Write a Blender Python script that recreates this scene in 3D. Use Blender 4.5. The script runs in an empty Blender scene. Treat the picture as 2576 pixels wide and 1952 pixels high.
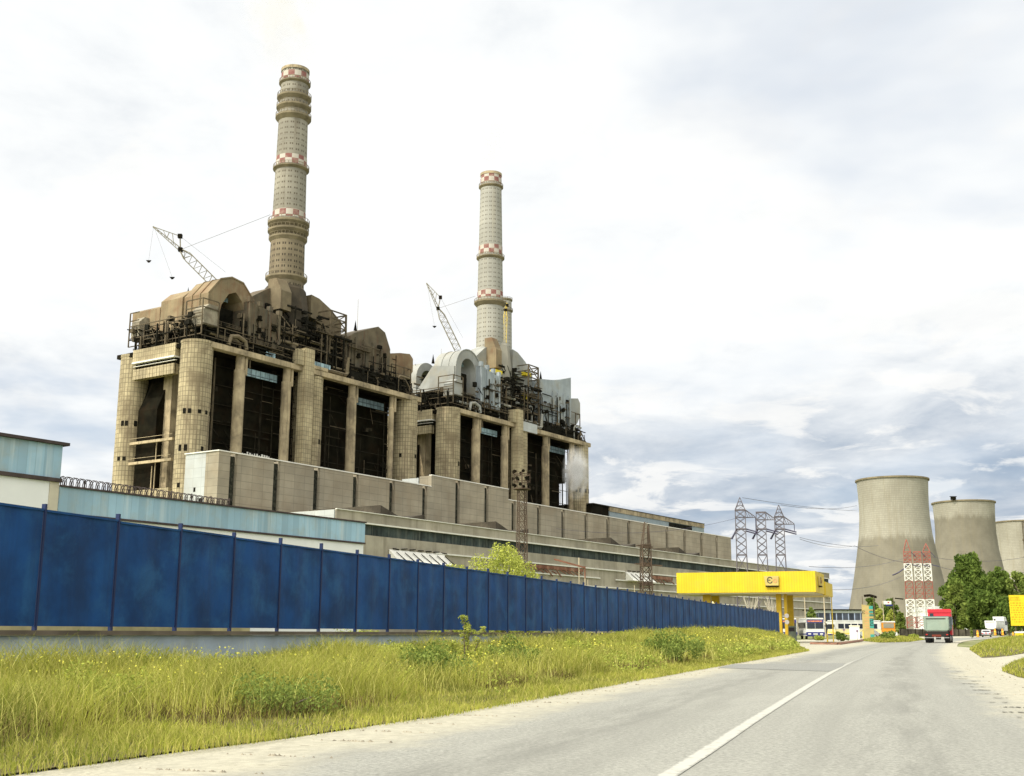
import bpy, bmesh, math, random
import numpy as np
from mathutils import Vector, Matrix
R = math.radians
sc = bpy.context.scene
COL = sc.collection

# ---------------------------------------------------------------- camera
F, CX, CY, EYE = 2950.0, 1288.0, 976.0, 1.12
PITCH, ROLL = math.atan(616 / F), R(0.2)
cam = bpy.data.objects.new("camera", bpy.data.cameras.new("camera"))
COL.objects.link(cam)
fw = Vector((0, math.cos(PITCH), math.sin(PITCH)))
up0 = Vector((0, -math.sin(PITCH), math.cos(PITCH)))
rt = Vector((1, 0, 0)) * math.cos(ROLL) + up0 * math.sin(ROLL)
up = -Vector((1, 0, 0)) * math.sin(ROLL) + up0 * math.cos(ROLL)
cam.matrix_world = Matrix(((rt.x, up.x, -fw.x, 0), (rt.y, up.y, -fw.y, 0), (rt.z, up.z, -fw.z, EYE), (0, 0, 0, 1)))
cam.data.sensor_width = 36.0
cam.data.lens = F / 2576 * 36.0
cam.data.clip_start = 0.1
cam.data.clip_end = 20000
sc.camera = cam
sc.view_settings.view_transform = 'Standard'
sc.view_settings.look = 'None'
sc.view_settings.exposure = 0.06
sc.view_settings.gamma = 1.0

# ---------------------------------------------------------------- sun and sky
SUN_AZ, SUN_EL = 228.0, 46.0
sdir = Vector((math.sin(R(SUN_AZ)) * math.cos(R(SUN_EL)), math.cos(R(SUN_AZ)) * math.cos(R(SUN_EL)), math.sin(R(SUN_EL))))
sl = bpy.data.lights.new("sun", 'SUN')
sl.energy = 2.7
sl.angle = R(0.6)
sl.color = (1.0, 0.93, 0.80)
so = bpy.data.objects.new("sun", sl)
so.rotation_euler = (-sdir).to_track_quat('-Z', 'Y').to_euler()
COL.objects.link(so)

world = bpy.data.worlds.new("World")
sc.world = world
world.use_nodes = True


class NT:
    """small helper to write node trees"""
    def __init__(s, tree):
        s.t = tree
        s.t.nodes.clear()

    def n(s, typ, **kw):
        nd = s.t.nodes.new(typ)
        for k, v in kw.items():
            if k.startswith('i_'):
                key = k[2:]
                key = int(key) if key.isdigit() else key.replace('_', ' ')
                s.set(nd.inputs[key], v)
            else:
                setattr(nd, k, v)
        return nd

    def set(s, sock, v):
        if isinstance(v, bpy.types.NodeSocket):
            s.t.links.new(v, sock)
        else:
            sock.default_value = v

    def math(s, op, a, b=None, c=None, clamp=False):
        nd = s.t.nodes.new('ShaderNodeMath')
        nd.operation = op
        nd.use_clamp = clamp
        for i, v in enumerate((a, b, c)):
            if v is not None:
                s.set(nd.inputs[i], v)
        return nd.outputs[0]

    def mix(s, f, a, b, mode='MIX'):
        nd = s.t.nodes.new('ShaderNodeMix')
        nd.data_type = 'RGBA'
        nd.blend_type = mode
        s.set(nd.inputs[0], f)
        s.set(nd.inputs[6], a if isinstance(a, bpy.types.NodeSocket) else (*a, 1))
        s.set(nd.inputs[7], b if isinstance(b, bpy.types.NodeSocket) else (*b, 1))
        return nd.outputs[2]

    def ramp(s, f, lo, hi):
        nd = s.t.nodes.new('ShaderNodeMapRange')
        nd.interpolation_type = 'SMOOTHSTEP'
        s.set(nd.inputs[0], f)
        nd.inputs[1].default_value = lo
        nd.inputs[2].default_value = hi
        return nd.outputs[0]

    def noise(s, vec, scale, detail=4, rough=0.55, dist=0.0):
        nd = s.t.nodes.new('ShaderNodeTexNoise')
        s.set(nd.inputs['Vector'], vec)
        nd.inputs['Scale'].default_value = scale
        nd.inputs['Detail'].default_value = detail
        nd.inputs['Roughness'].default_value = rough
        nd.inputs['Distortion'].default_value = dist
        return nd.outputs['Fac']

    def comb(s, x, y, z):
        nd = s.t.nodes.new('ShaderNodeCombineXYZ')
        for i, v in enumerate((x, y, z)):
            s.set(nd.inputs[i], v)
        return nd.outputs[0]

    def sep(s, v):
        nd = s.t.nodes.new('ShaderNodeSeparateXYZ')
        s.set(nd.inputs[0], v)
        return nd.outputs

    def scale(s, v, sx, sy, sz):
        nd = s.t.nodes.new('ShaderNodeMapping')
        s.set(nd.inputs[0], v)
        nd.inputs[3].default_value = (sx, sy, sz)
        return nd.outputs[0]


w = NT(world.node_tree)
tc = w.n('ShaderNodeTexCoord').outputs['Generated']
sky = w.n('ShaderNodeTexSky', sky_type='NISHITA', sun_disc=False, sun_elevation=R(SUN_EL), sun_rotation=R(SUN_AZ),
          altitude=200, air_density=1.0, dust_density=2.0, ozone_density=1.0).outputs[0]
dx, dy, dz = w.sep(tc)
den = w.math('ADD', w.math('MAXIMUM', dz, 0.0), 0.16)
px_ = w.math('DIVIDE', dx, den)
py_ = w.math('DIVIDE', dy, den)
P = w.comb(px_, py_, 0.0)
big = w.noise(P, 1.5, 6, 0.54, 0.3)
fine = w.noise(w.comb(px_, w.math('MULTIPLY', py_, 0.8), 3.7), 3.6, 8, 0.58, 0.3)
elev = dz
# a bank of grey-blue cloud stands low ahead and to the right, thinner cloud elsewhere
az = w.math('ARCTAN2', dx, dy)
bank = w.math('MULTIPLY', w.ramp(elev, 0.30, 0.10), w.math('ADD', 0.35, w.math('MULTIPLY', w.ramp(az, -0.15, 0.15), 0.65)))
veil = w.math('MULTIPLY', w.ramp(elev, 0.28, 0.5), w.ramp(az, 0.30, -0.05))
dens = w.math('ADD', w.math('MULTIPLY', big, 0.55), w.math('MULTIPLY', fine, 0.45))
shade = w.math('ADD', w.math('MULTIPLY', bank, 0.27), w.math('MULTIPLY', veil, 0.06))
shade = w.math('SUBTRACT', w.math('ADD', shade, dens), 0.52)
shade = w.ramp(shade, 0.0, 0.42)
white = (9.7, 9.85, 9.85)
grey = (3.6, 4.45, 5.6)
ccol = w.mix(shade, white, grey)
puff = w.ramp(w.noise(w.comb(px_, py_, 9.1), 3.4, 8, 0.58, 0.35), 0.50, 0.60)
ccol = w.mix(w.math('MULTIPLY', puff, w.math('ADD', 0.45, w.math('MULTIPLY', bank, 0.30))), ccol, (10.0, 9.9, 9.6))
gap = w.ramp(w.noise(w.comb(px_, py_, 21.3), 1.3, 5, 0.52, 0.25), 0.48, 0.70)
skyc = w.mix(0.5, sky, (5.2, 6.7, 8.9))
blue = w.math('ADD', 0.40, w.math('MULTIPLY', w.ramp(az, 0.05, -0.25), 0.25))
ccol = w.mix(w.math('MULTIPLY', gap, blue), ccol, skyc)
# sky glow added round the sun, unseen behind the camera, to brighten shaded fronts
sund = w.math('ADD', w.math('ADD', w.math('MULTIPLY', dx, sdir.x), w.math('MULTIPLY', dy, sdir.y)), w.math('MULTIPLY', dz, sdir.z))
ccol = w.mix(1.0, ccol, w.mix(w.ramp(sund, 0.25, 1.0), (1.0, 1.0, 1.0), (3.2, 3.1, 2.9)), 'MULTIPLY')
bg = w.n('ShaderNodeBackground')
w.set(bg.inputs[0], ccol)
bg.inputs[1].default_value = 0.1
wo = w.n('ShaderNodeOutputWorld')
w.t.links.new(bg.outputs[0], wo.inputs[0])

# ---------------------------------------------------------------- placing


def ray(x, y):
    a, b = x - CX, -(y - CY)
    a, b = a * math.cos(ROLL) - b * math.sin(ROLL), a * math.sin(ROLL) + b * math.cos(ROLL)
    return (a, F * math.cos(PITCH) - b * math.sin(PITCH), F * math.sin(PITCH) + b * math.cos(PITCH))


def gz(y):
    """the road climbs very slightly after the first 60 m"""
    t = min(max((y - 45.0) / 15.0, 0.0), 1.0)
    return 0.0033 * max(0.0, min(y, 300.0) - 52.5) * t


def gp(x, y):
    """ground point seen at photo pixel x, y"""
    d = ray(x, y)
    z = 0.0
    for _ in range(40):
        k = (z - EYE) / d[2] if d[2] < -1e-6 else 400 / d[1]
        k = min(k, 600 / d[1])
        z = z * 0.5 + 0.5 * gz(k * d[1])
    return Vector((k * d[0], k * d[1], gz(k * d[1])))


def dp(x, y, depth):
    """point at a given distance ahead"""
    d = ray(x, y)
    k = depth / d[1]
    return Vector((k * d[0], depth, EYE + k * d[2]))


# ---------------------------------------------------------------- materials


def lin(r, g, b):
    return tuple(((c / 255) / 12.92 if c / 255 <= 0.04045 else ((c / 255 + 0.055) / 1.055) ** 2.4) for c in (r, g, b))


def M(name, col, var=0.25, scale=0.6, rough=0.85, metal=0.0, dirt=None, dirt_amt=0.4, dirt_scale=0.3, streak=None,
      streak_amt=0.5, streak_scale=1.2, grid=None, grid_col=None, grid_dark=0.55, grid_w=0.03, tone=0.12, uv=False,
      bump=0.0, ribs=None, spec=0.3, hole=None):
    m = bpy.data.materials.new(name)
    m.use_nodes = True
    t = NT(m.node_tree)
    tcn = t.n('ShaderNodeTexCoord')
    ob = tcn.outputs['Object']
    uvv = tcn.outputs['UV']
    x, y, z = t.sep(ob)
    flat = t.comb(t.math('ADD', x, y), z, 0.0)
    gv = uvv if uv else flat
    c = t.mix(t.ramp(t.noise(ob, scale, 5), 0.3, 0.7), tuple(v * (1 - var) for v in col), tuple(min(1, v * (1 + var)) for v in col))
    bh = None
    if grid:
        br = t.n('ShaderNodeTexBrick', offset=0.0, squash=1.0)
        t.set(br.inputs['Vector'], gv)
        br.inputs['Scale'].default_value = 1.0
        br.inputs['Brick Width'].default_value = grid[0]
        br.inputs['Row Height'].default_value = grid[1]
        br.inputs['Mortar Size'].default_value = grid_w
        br.inputs['Mortar Smooth'].default_value = 0.3
        br.inputs['Bias'].default_value = 0.0
        br.inputs['Color1'].default_value = (1 - tone, 1 - tone, 1 - tone, 1)
        br.inputs['Color2'].default_value = (1 + tone, 1 + tone, 1 + tone, 1)
        g = grid_dark
        br.inputs['Mortar'].default_value = (g, g, g, 1)
        c = t.mix(1.0, c, br.outputs['Color'], 'MULTIPLY')
    if dirt:
        c = t.mix(t.math('MULTIPLY', t.ramp(t.noise(ob, dirt_scale, 6, 0.65, 0.3), 0.45, 0.7), dirt_amt), c, dirt)
    if streak:
        sv = t.scale(gv, 1.0, 0.05, 1.0)
        c = t.mix(t.math('MULTIPLY', t.ramp(t.noise(sv, streak_scale, 5, 0.65), 0.48, 0.72), streak_amt), c, streak)
    if hole:
        # rows of small vent openings: (period u, period v, half u, half v, colour)
        u, v, _ = t.sep(uvv)
        fu = t.math('ABSOLUTE', t.math('SUBTRACT', t.math('FRACT', t.math('DIVIDE', u, hole[0])), 0.5))
        fv = t.math('ABSOLUTE', t.math('SUBTRACT', t.math('FRACT', t.math('DIVIDE', v, hole[1])), 0.5))
        k = t.math('MULTIPLY', t.math('LESS_THAN', fu, hole[2]), t.math('LESS_THAN', fv, hole[3]))
        k2 = t.math('GREATER_THAN', fu, hole[2] * 0.25)
        c = t.mix(t.math('MULTIPLY', k, k2), c, hole[4])
    p = t.n('ShaderNodeBsdfPrincipled')
    t.set(p.inputs['Base Color'], c)
    p.inputs['Roughness'].default_value = rough
    p.inputs['Metallic'].default_value = metal
    p.inputs['Specular IOR Level'].default_value = spec
    hgt = None
    if ribs:
        rr = t.math('ABSOLUTE', t.math('SUBTRACT', t.math('FRACT', t.math('DIVIDE', t.math('ADD', x, y), ribs)), 0.5))
        hgt = t.math('MULTIPLY', rr, ribs)
    if bump:
        nb = t.math('MULTIPLY', t.noise(ob, 9.0 * scale, 4), bump)
        hgt = nb if hgt is None else t.math('ADD', hgt, nb)
    if hgt is not None:
        b = t.n('ShaderNodeBump')
        b.inputs['Distance'].default_value = 1.0
        b.inputs['Strength'].default_value = 0.9
        t.set(b.inputs['Height'], hgt)
        t.set(p.inputs['Normal'], b.outputs[0])
    o = t.n('ShaderNodeOutputMaterial')
    t.t.links.new(p.outputs[0], o.inputs[0])
    return m


TAN = (0.40, 0.335, 0.20)
m_tower = M('grid_concrete', TAN, 0.18, 0.12, grid=(1.05, 1.45), grid_dark=0.42, grid_w=0.10, tone=0.14, uv=True,
            dirt=(0.15, 0.115, 0.065), dirt_amt=0.75, dirt_scale=0.17, streak=(0.15, 0.115, 0.07), streak_amt=0.75, streak_scale=0.5)
m_towerp = M('grid_concrete_flat', TAN, 0.2, 0.12, grid=(1.05, 1.45), grid_dark=0.5, grid_w=0.09, tone=0.12,
             dirt=(0.16, 0.12, 0.07), dirt_amt=0.5, dirt_scale=0.11)
m_conc = M('weathered_concrete', (0.41, 0.33, 0.20), 0.25, 0.2, dirt=(0.10, 0.08, 0.05), dirt_amt=0.75, dirt_scale=0.16,
           streak=(0.11, 0.085, 0.055), streak_amt=0.75, streak_scale=0.9, bump=0.05)
m_panel = M('grey_panel', (0.31, 0.275, 0.20), 0.16, 0.1, grid=(4.1, 2.05), grid_dark=0.62, grid_w=0.07, tone=0.07,
            dirt=(0.24, 0.19, 0.12), dirt_amt=0.5, dirt_scale=0.08, streak=(0.27, 0.225, 0.155), streak_amt=0.4, streak_scale=0.5)
m_panelw = M('white_panel', (0.43, 0.45, 0.43), 0.10, 0.1, grid=(3.2, 2.6), grid_dark=0.75, grid_w=0.06, tone=0.05,
             dirt=(0.36, 0.35, 0.30), dirt_amt=0.5, dirt_scale=0.12)
m_hall = M('hall_concrete', (0.36, 0.325, 0.25), 0.2, 0.12, grid=(6.0, 60.0), grid_dark=0.75, grid_w=0.06, tone=0.05,
           dirt=(0.22, 0.185, 0.13), dirt_amt=0.6, dirt_scale=0.09, streak=(0.19, 0.165, 0.12), streak_amt=0.6, streak_scale=0.4)
m_band = M('dirty_glazing', (0.040, 0.052, 0.048), 0.4, 0.3, rough=0.7, spec=0.12, streak=(0.19, 0.20, 0.165), streak_amt=0.55, streak_scale=1.1,
           grid=(1.5, 9.0), grid_dark=1.5, grid_w=0.06, tone=0.3)
m_slot = M('slot_glazing', (0.028, 0.030, 0.022), 0.5, 0.6, rough=0.8, spec=0.1, dirt=(0.10, 0.10, 0.07), dirt_amt=0.7, dirt_scale=0.9)
m_ledge = M('white_ledge', (0.72, 0.70, 0.62), 0.08, 0.3)
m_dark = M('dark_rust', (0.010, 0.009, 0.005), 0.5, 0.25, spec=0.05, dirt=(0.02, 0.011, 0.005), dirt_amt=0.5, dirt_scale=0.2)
m_sooty = M('sooty_steelwork', (0.025, 0.021, 0.013), 0.5, 0.4, spec=0.1)
m_collar = M('stained_collar', (0.06, 0.048, 0.03), 0.35, 0.2, dirt=(0.05, 0.035, 0.02), dirt_amt=0.7, dirt_scale=0.2)
m_duct = M('stained_duct', (0.18, 0.145, 0.085), 0.25, 0.2, dirt=(0.10, 0.07, 0.04), dirt_amt=0.6, dirt_scale=0.2, streak=(0.12, 0.08, 0.05), streak_amt=0.5)
m_ventg = M('grey_brown_vent', (0.27, 0.24, 0.17), 0.25, 0.5, dirt=(0.12, 0.08, 0.05), dirt_amt=0.5)
m_blued = M('dull_blue_panel', (0.10, 0.14, 0.15), 0.3, 0.5, grid=(2.0, 3.0), grid_dark=0.3, grid_w=0.15, tone=0.3)
m_black = M('soot_steel', (0.012, 0.011, 0.007), 0.5, 0.3, spec=0.08)
m_rust = M('rusty_cladding', (0.235, 0.185, 0.105), 0.22, 0.15, dirt=(0.17, 0.075, 0.035), dirt_amt=0.5, dirt_scale=0.16,
           streak=(0.20, 0.10, 0.05), streak_amt=0.5, streak_scale=0.7, grid=(5.0, 30), grid_dark=0.6, grid_w=0.05)
m_rustd = M('stained_cladding', (0.115, 0.094, 0.058), 0.25, 0.3, streak=(0.12, 0.055, 0.03), streak_amt=0.75, streak_scale=1.1,
            dirt=(0.08, 0.08, 0.06), dirt_amt=0.6, dirt_scale=0.2)
m_galv = M('grey_cladding', (0.295, 0.30, 0.27), 0.14, 0.15, dirt=(0.30, 0.25, 0.15), dirt_amt=0.5, dirt_scale=0.12,
           streak=(0.29, 0.30, 0.28), streak_amt=0.45, streak_scale=0.8, grid=(5.0, 30), grid_dark=0.75, grid_w=0.05, rough=0.55)
m_galvr = M('grey_ribbed_cladding', (0.32, 0.36, 0.37), 0.14, 0.2, grid=(1.3, 40), grid_dark=0.72, grid_w=0.12, tone=0.06, dirt=(0.26, 0.22, 0.13), dirt_amt=0.5, dirt_scale=0.15, rough=0.55)
m_steel = M('brown_steel', (0.10, 0.078, 0.046), 0.3, 0.4)
m_steelt = M('tan_steel', (0.34, 0.28, 0.16), 0.3, 0.4)
m_ylw = M('yellow_paint', (0.70, 0.55, 0.03), 0.1, 0.4)
m_bluep = M('pale_blue_panel', (0.25, 0.35, 0.38), 0.3, 0.5, grid=(2.0, 3.0), grid_dark=0.3, grid_w=0.15, tone=0.3)
m_chim = M('chimney_concrete', (0.33, 0.32, 0.27), 0.14, 0.06, uv=True, grid=(200, 2.5), grid_dark=0.85, grid_w=0.06, tone=0.04,
           streak=(0.36, 0.33, 0.25), streak_amt=0.5, streak_scale=0.35, hole=(2.35, 2.05, 0.28, 0.15, (0.16, 0.145, 0.115)))
m_chimd = M('sooty_chimney_concrete', (0.195, 0.16, 0.10), 0.3, 0.08, uv=True, grid=(200, 2.5), grid_dark=0.75, grid_w=0.08, tone=0.08,
            streak=(0.16, 0.12, 0.075), streak_amt=0.7, streak_scale=0.35, hole=(2.35, 2.05, 0.30, 0.20, (0.05, 0.04, 0.025)))
m_chimg = M('grey_brown_chimney_concrete', (0.265, 0.245, 0.19), 0.2, 0.07, uv=True, grid=(200, 2.5), grid_dark=0.8, grid_w=0.07, tone=0.06,
            streak=(0.15, 0.125, 0.085), streak_amt=0.65, streak_scale=0.35, hole=(2.35, 2.05, 0.28, 0.16, (0.11, 0.092, 0.062)))
m_chimp = M('plain_chimney_concrete', (0.32, 0.30, 0.24), 0.12, 0.08, streak=(0.33, 0.30, 0.22), streak_amt=0.5, streak_scale=0.35, uv=True)
m_ring = M('gallery_concrete', (0.20, 0.165, 0.10), 0.25, 0.3)
m_cool = None


def checker_mat(name, a, b, su, sv):
    m = bpy.data.materials.new(name)
    m.use_nodes = True
    t = NT(m.node_tree)
    tcn = t.n('ShaderNodeTexCoord')
    ck = t.n('ShaderNodeTexChecker')
    t.set(ck.inputs['Vector'], t.scale(tcn.outputs['UV'], su, sv, 1))
    ck.inputs['Scale'].default_value = 1.0
    ck.inputs['Color1'].default_value = (*a, 1)
    ck.inputs['Color2'].default_value = (*b, 1)
    c = t.mix(t.math('MULTIPLY', t.ramp(t.noise(tcn.outputs['Object'], 0.5, 5), 0.4, 0.7), 0.45), ck.outputs[0], (0.42, 0.35, 0.26))
    p = t.n('ShaderNodeBsdfPrincipled')
    t.set(p.inputs['Base Color'], c)
    p.inputs['Roughness'].default_value = 0.85
    o = t.n('ShaderNodeOutputMaterial')
    t.t.links.new(p.outputs[0], o.inputs[0])
    return m


m_check = checker_mat('red_white_check', (0.46, 0.43, 0.36), (0.22, 0.085, 0.07), 1 / 2.4, 1 / 2.1)


def P1(name, col, rough=0.5, metal=0.0, var=0.08, scale=1.0, **k):
    return M(name, col, var, scale, rough, metal, **k)


# ---------------------------------------------------------------- mesh helpers


class MB:
    def __init__(s):
        s.v, s.f, s.mi, s.uv = [], [], [], []

    def face(s, pts, mi=0, uv=None):
        b = len(s.v)
        s.v.extend([tuple(p) for p in pts])
        s.f.append(tuple(range(b, b + len(pts))))
        s.mi.append(mi)
        s.uv.append(uv if uv else [(0, 0)] * len(pts))
        return s

    def box(s, x0, x1, y0, y1, z0, z1, mi=0):
        c = [(x0, y0, z0), (x1, y0, z0), (x1, y1, z0), (x0, y1, z0), (x0, y0, z1), (x1, y0, z1), (x1, y1, z1), (x0, y1, z1)]
        for q in ((0, 3, 2, 1), (4, 5, 6, 7), (0, 1, 5, 4), (1, 2, 6, 5), (2, 3, 7, 6), (3, 0, 4, 7)):
            s.face([c[i] for i in q], mi)
        return s

    def prism(s, poly, axis, lo, hi, mi=0, cap=None):
        def P(a, b, t):
            return {'x': (t, a, b), 'y': (a, t, b), 'z': (a, b, t)}[axis]
        n = len(poly)
        cm = mi if cap is None else cap
        s.face([P(a, b, lo) for a, b in reversed(poly)], cm)
        s.face([P(a, b, hi) for a, b in poly], cm)
        for i in range(n):
            a, b = poly[i], poly[(i + 1) % n]
            s.face([P(*a, lo), P(*b, lo), P(*b, hi), P(*a, hi)], mi)
        return s

    def lathe(s, cx, cy, prof, seg=24, mi=0, caps=True, a0=0.0, a1=2 * math.pi):
        full = abs(a1 - a0 - 2 * math.pi) < 1e-6
        rm = max(r for r, z in prof)
        for i in range(seg):
            t0, t1 = a0 + (a1 - a0) * i / seg, a0 + (a1 - a0) * (i + 1) / seg
            for (ra, za), (rb, zb) in zip(prof, prof[1:]):
                q = [(cx + ra * math.cos(t0), cy + ra * math.sin(t0), za), (cx + ra * math.cos(t1), cy + ra * math.sin(t1), za),
                     (cx + rb * math.cos(t1), cy + rb * math.sin(t1), zb), (cx + rb * math.cos(t0), cy + rb * math.sin(t0), zb)]
                s.face(q, mi, [(t0 * rm, za), (t1 * rm, za), (t1 * rm, zb), (t0 * rm, zb)])
        if caps and full:
            for (r, z), rev in ((prof[0], True), (prof[-1], False)):
                if r > 1e-4:
                    p = [(cx + r * math.cos(2 * math.pi * i / seg), cy + r * math.sin(2 * math.pi * i / seg), z) for i in range(seg)]
                    s.face(p[::-1] if rev else p, mi)
        return s

    def cyl(s, cx, cy, z0, z1, r0, r1=None, seg=16, mi=0):
        return s.lathe(cx, cy, [(r0, z0), (r1 if r1 is not None else r0, z1)], seg, mi)

    def beam(s, p, q, w, h=None, mi=0):
        p, q = Vector(p), Vector(q)
        d = q - p
        if d.length < 1e-6:
            return s
        d.normalize()
        u = d.cross(Vector((0, 0, 1)))
        if u.length < 1e-3:
            u = Vector((1, 0, 0))
        u.normalize()
        v = d.cross(u)
        u = u * (w / 2)
        v = v * ((h or w) / 2)
        a = [p + u + v, p - u + v, p - u - v, p + u - v]
        b = [q + u + v, q - u + v, q - u - v, q + u - v]
        for i in range(4):
            j = (i + 1) % 4
            s.face([a[i], a[j], b[j], b[i]], mi)
        s.face(a[::-1], mi)
        s.face(b, mi)
        return s

    def tube(s, pts, r, seg=6, mi=0):
        pts = [Vector(p) for p in pts]
        rings = []
        for i, p in enumerate(pts):
            d = (pts[min(i + 1, len(pts) - 1)] - pts[max(i - 1, 0)]).normalized()
            u = d.cross(Vector((0, 0, 1)))
            if u.length < 1e-3:
                u = Vector((1, 0, 0))
            u.normalize()
            v = d.cross(u)
            rr = r[i] if isinstance(r, (list, tuple)) else r
            rings.append([p + (u * math.cos(2 * math.pi * k / seg) + v * math.sin(2 * math.pi * k / seg)) * rr for k in range(seg)])
        for a, b in zip(rings, rings[1:]):
            for k in range(seg):
                j = (k + 1) % seg
                s.face([a[k], a[j], b[j], b[k]], mi)
        s.face(rings[0][::-1], mi)
        s.face(rings[-1], mi)
        return s

    def xf(s, mat):
        s.v = [tuple(mat @ Vector(p)) for p in s.v]
        return s

    def build(s, name, mats, parent=None, smooth=False, bevel=0):
        me = bpy.data.meshes.new(name)
        me.from_pydata(s.v, [], s.f)
        for m in (mats if isinstance(mats, (list, tuple)) else [mats]):
            me.materials.append(m)
        me.polygons.foreach_set('material_index', s.mi)
        uvl = me.uv_layers.new(name='UVMap')
        uvl.data.foreach_set('uv', [c for f in s.uv for p in f for c in p])
        bm = bmesh.new()
        bm.from_mesh(me)
        bmesh.ops.remove_doubles(bm, verts=bm.verts, dist=0.0005)
        bmesh.ops.recalc_face_normals(bm, faces=bm.faces)
        if bevel:
            bmesh.ops.bevel(bm, geom=[e for e in bm.edges if e.is_manifold and e.calc_face_angle() > 0.6], offset=bevel, segments=2, affect='EDGES', clamp_overlap=True)
        if smooth:
            for f in bm.faces:
                f.smooth = True
            for e in bm.edges:
                if e.is_manifold and e.calc_face_angle() > R(38):
                    e.smooth = False
        bm.to_mesh(me)
        bm.free()
        o = bpy.data.objects.new(name, me)
        COL.objects.link(o)
        if parent:
            o.parent = parent
        return o


def tag(o, label, cat, group=None, kind=None):
    if label:
        o['label'] = label
    if cat:
        o['category'] = cat
    if group:
        o['group'] = group
    if kind:
        o['kind'] = kind
    return o


def thing(name, label, cat, loc=(0, 0, 0), rz=0.0, group=None):
    o = bpy.data.objects.new(name, None)
    COL.objects.link(o)
    o.location = loc
    o.rotation_euler = (0, 0, rz)
    return tag(o, label, cat, group)


def struct(name, mb, mats, smooth=False):
    return tag(mb.build(name, mats, None, smooth), None, None, None, 'structure')


def dup(root, loc, rz, label, group=None):
    c = root.copy()
    COL.objects.link(c)
    c.location = loc
    c.rotation_euler = (0, 0, rz)
    c['label'] = label
    if group:
        c['group'] = group
    for ch in list(root.children):
        a = ch.copy()
        COL.objects.link(a)
        a.parent = c
        for g in list(ch.children):
            b = g.copy()
            COL.objects.link(b)
            b.parent = a
    return c


def text_mesh(name, body, size, mat, parent, loc, rot, ext=0.01, align='CENTER', sx=1.0):
    cu = bpy.data.curves.new(name, 'FONT')
    cu.body = body
    cu.size = size
    cu.extrude = ext
    cu.align_x = align
    cu.align_y = 'CENTER'
    tmp = bpy.data.objects.new(name + '_tmp', cu)
    COL.objects.link(tmp)
    dg = bpy.context.evaluated_depsgraph_get()
    me = bpy.data.meshes.new_from_object(tmp.evaluated_get(dg))
    bpy.data.objects.remove(tmp)
    bpy.data.curves.remove(cu)
    me.materials.clear()
    me.materials.append(mat)
    o = bpy.data.objects.new(name, me)
    COL.objects.link(o)
    o.parent = parent
    o.location = loc
    o.rotation_euler = rot
    o.scale = (sx, 1, 1)
    return o


rng = random.Random(7)
nr = np.random.default_rng(11)

# ================================================================ plant frame
PAZ = 33.5
PRZ = R(90 - PAZ)


def pw(u, d, z=0.0):
    """plant coordinates (along the facades, away from the road) to world"""
    return (u * math.sin(R(PAZ)) + d * math.sin(R(PAZ - 90)), u * math.cos(R(PAZ)) + d * math.cos(R(PAZ - 90)), z)


def clutter(mb, x0, x1, y0, y1, z0, z1, n, seed, wmin=0.15, wmax=0.5, mis=(0,)):
    """pipes, posts, rails and small boxes of a boiler roof"""
    r = random.Random(seed)
    for _ in range(n):
        x, y, z = r.uniform(x0, x1), r.uniform(y0, y1), r.uniform(z0, z1)
        k = r.random()
        wd = r.uniform(wmin, wmax)
        mi = r.choice(mis)
        if k < 0.3:
            mb.beam((x, y, z0), (x, y, z), wd, mi=mi)
        elif k < 0.6:
            l = r.uniform(3, 12)
            mb.beam((x, y, z), (min(x + l, x1), y, z), wd, mi=mi)
        elif k < 0.72:
            l = r.uniform(3, 10)
            mb.beam((x, y, z), (x, min(y + l, y1), z), wd, mi=mi)
        elif k < 0.84:
            mb.beam((x, y, z), (min(x + r.uniform(1, 5), x1), y, max(z0, z - r.uniform(2, 6))), wd * 0.8, mi=mi)
        else:
            a, b, c = r.uniform(0.6, 2.2), r.uniform(0.6, 2.2), r.uniform(0.5, 2.0)
            mb.box(x, x + a, y, y + b, z, z + c, mi=mi)
    return mb


def lattice(mb, x, y, z0, z1, w0, w1, nseg, t=0.12, mi=0, d0=None, d1=None, rings=True):
    """square lattice mast"""
    def cor(k):
        f = k / nseg
        a = (w0 + (w1 - w0) * f) / 2
        b = ((d0 or w0) + ((d1 or w1) - (d0 or w0)) * f) / 2
        z = z0 + (z1 - z0) * f
        return [Vector((x - a, y - b, z)), Vector((x + a, y - b, z)), Vector((x + a, y + b, z)), Vector((x - a, y + b, z))]
    for k in range(nseg):
        p, q = cor(k), cor(k + 1)
        for i in range(4):
            j = (i + 1) % 4
            mb.beam(p[i], q[i], t * 1.5, mi=mi)
            mb.beam(p[i], q[j], t, mi=mi)
            mb.beam(p[j], q[i], t, mi=mi)
            if rings:
                mb.beam(q[i], q[j], t, mi=mi)
    return mb


# ---------------------------------------------------------------- boiler houses


def arch_poly(cx, zs, zlow_l, zlow_r, ro, ri, n, facet=False):
    """an inverted U: outer and inner outline in the x-z plane"""
    k = 5 if facet else n
    pts = [(cx - ro, zlow_l)]
    for i in range(k + 1):
        a = math.pi - math.pi * i / k
        pts.append((cx + ro * math.cos(a), zs + ro * math.sin(a)))
    pts += [(cx + ro, zlow_r), (cx + ri, zlow_r)]
    for i in range(k + 1):
        a = math.pi * i / k
        pts.append((cx + ri * math.cos(a), zs + ri * math.sin(a)))
    pts.append((cx - ri, zlow_l))
    return pts


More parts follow.
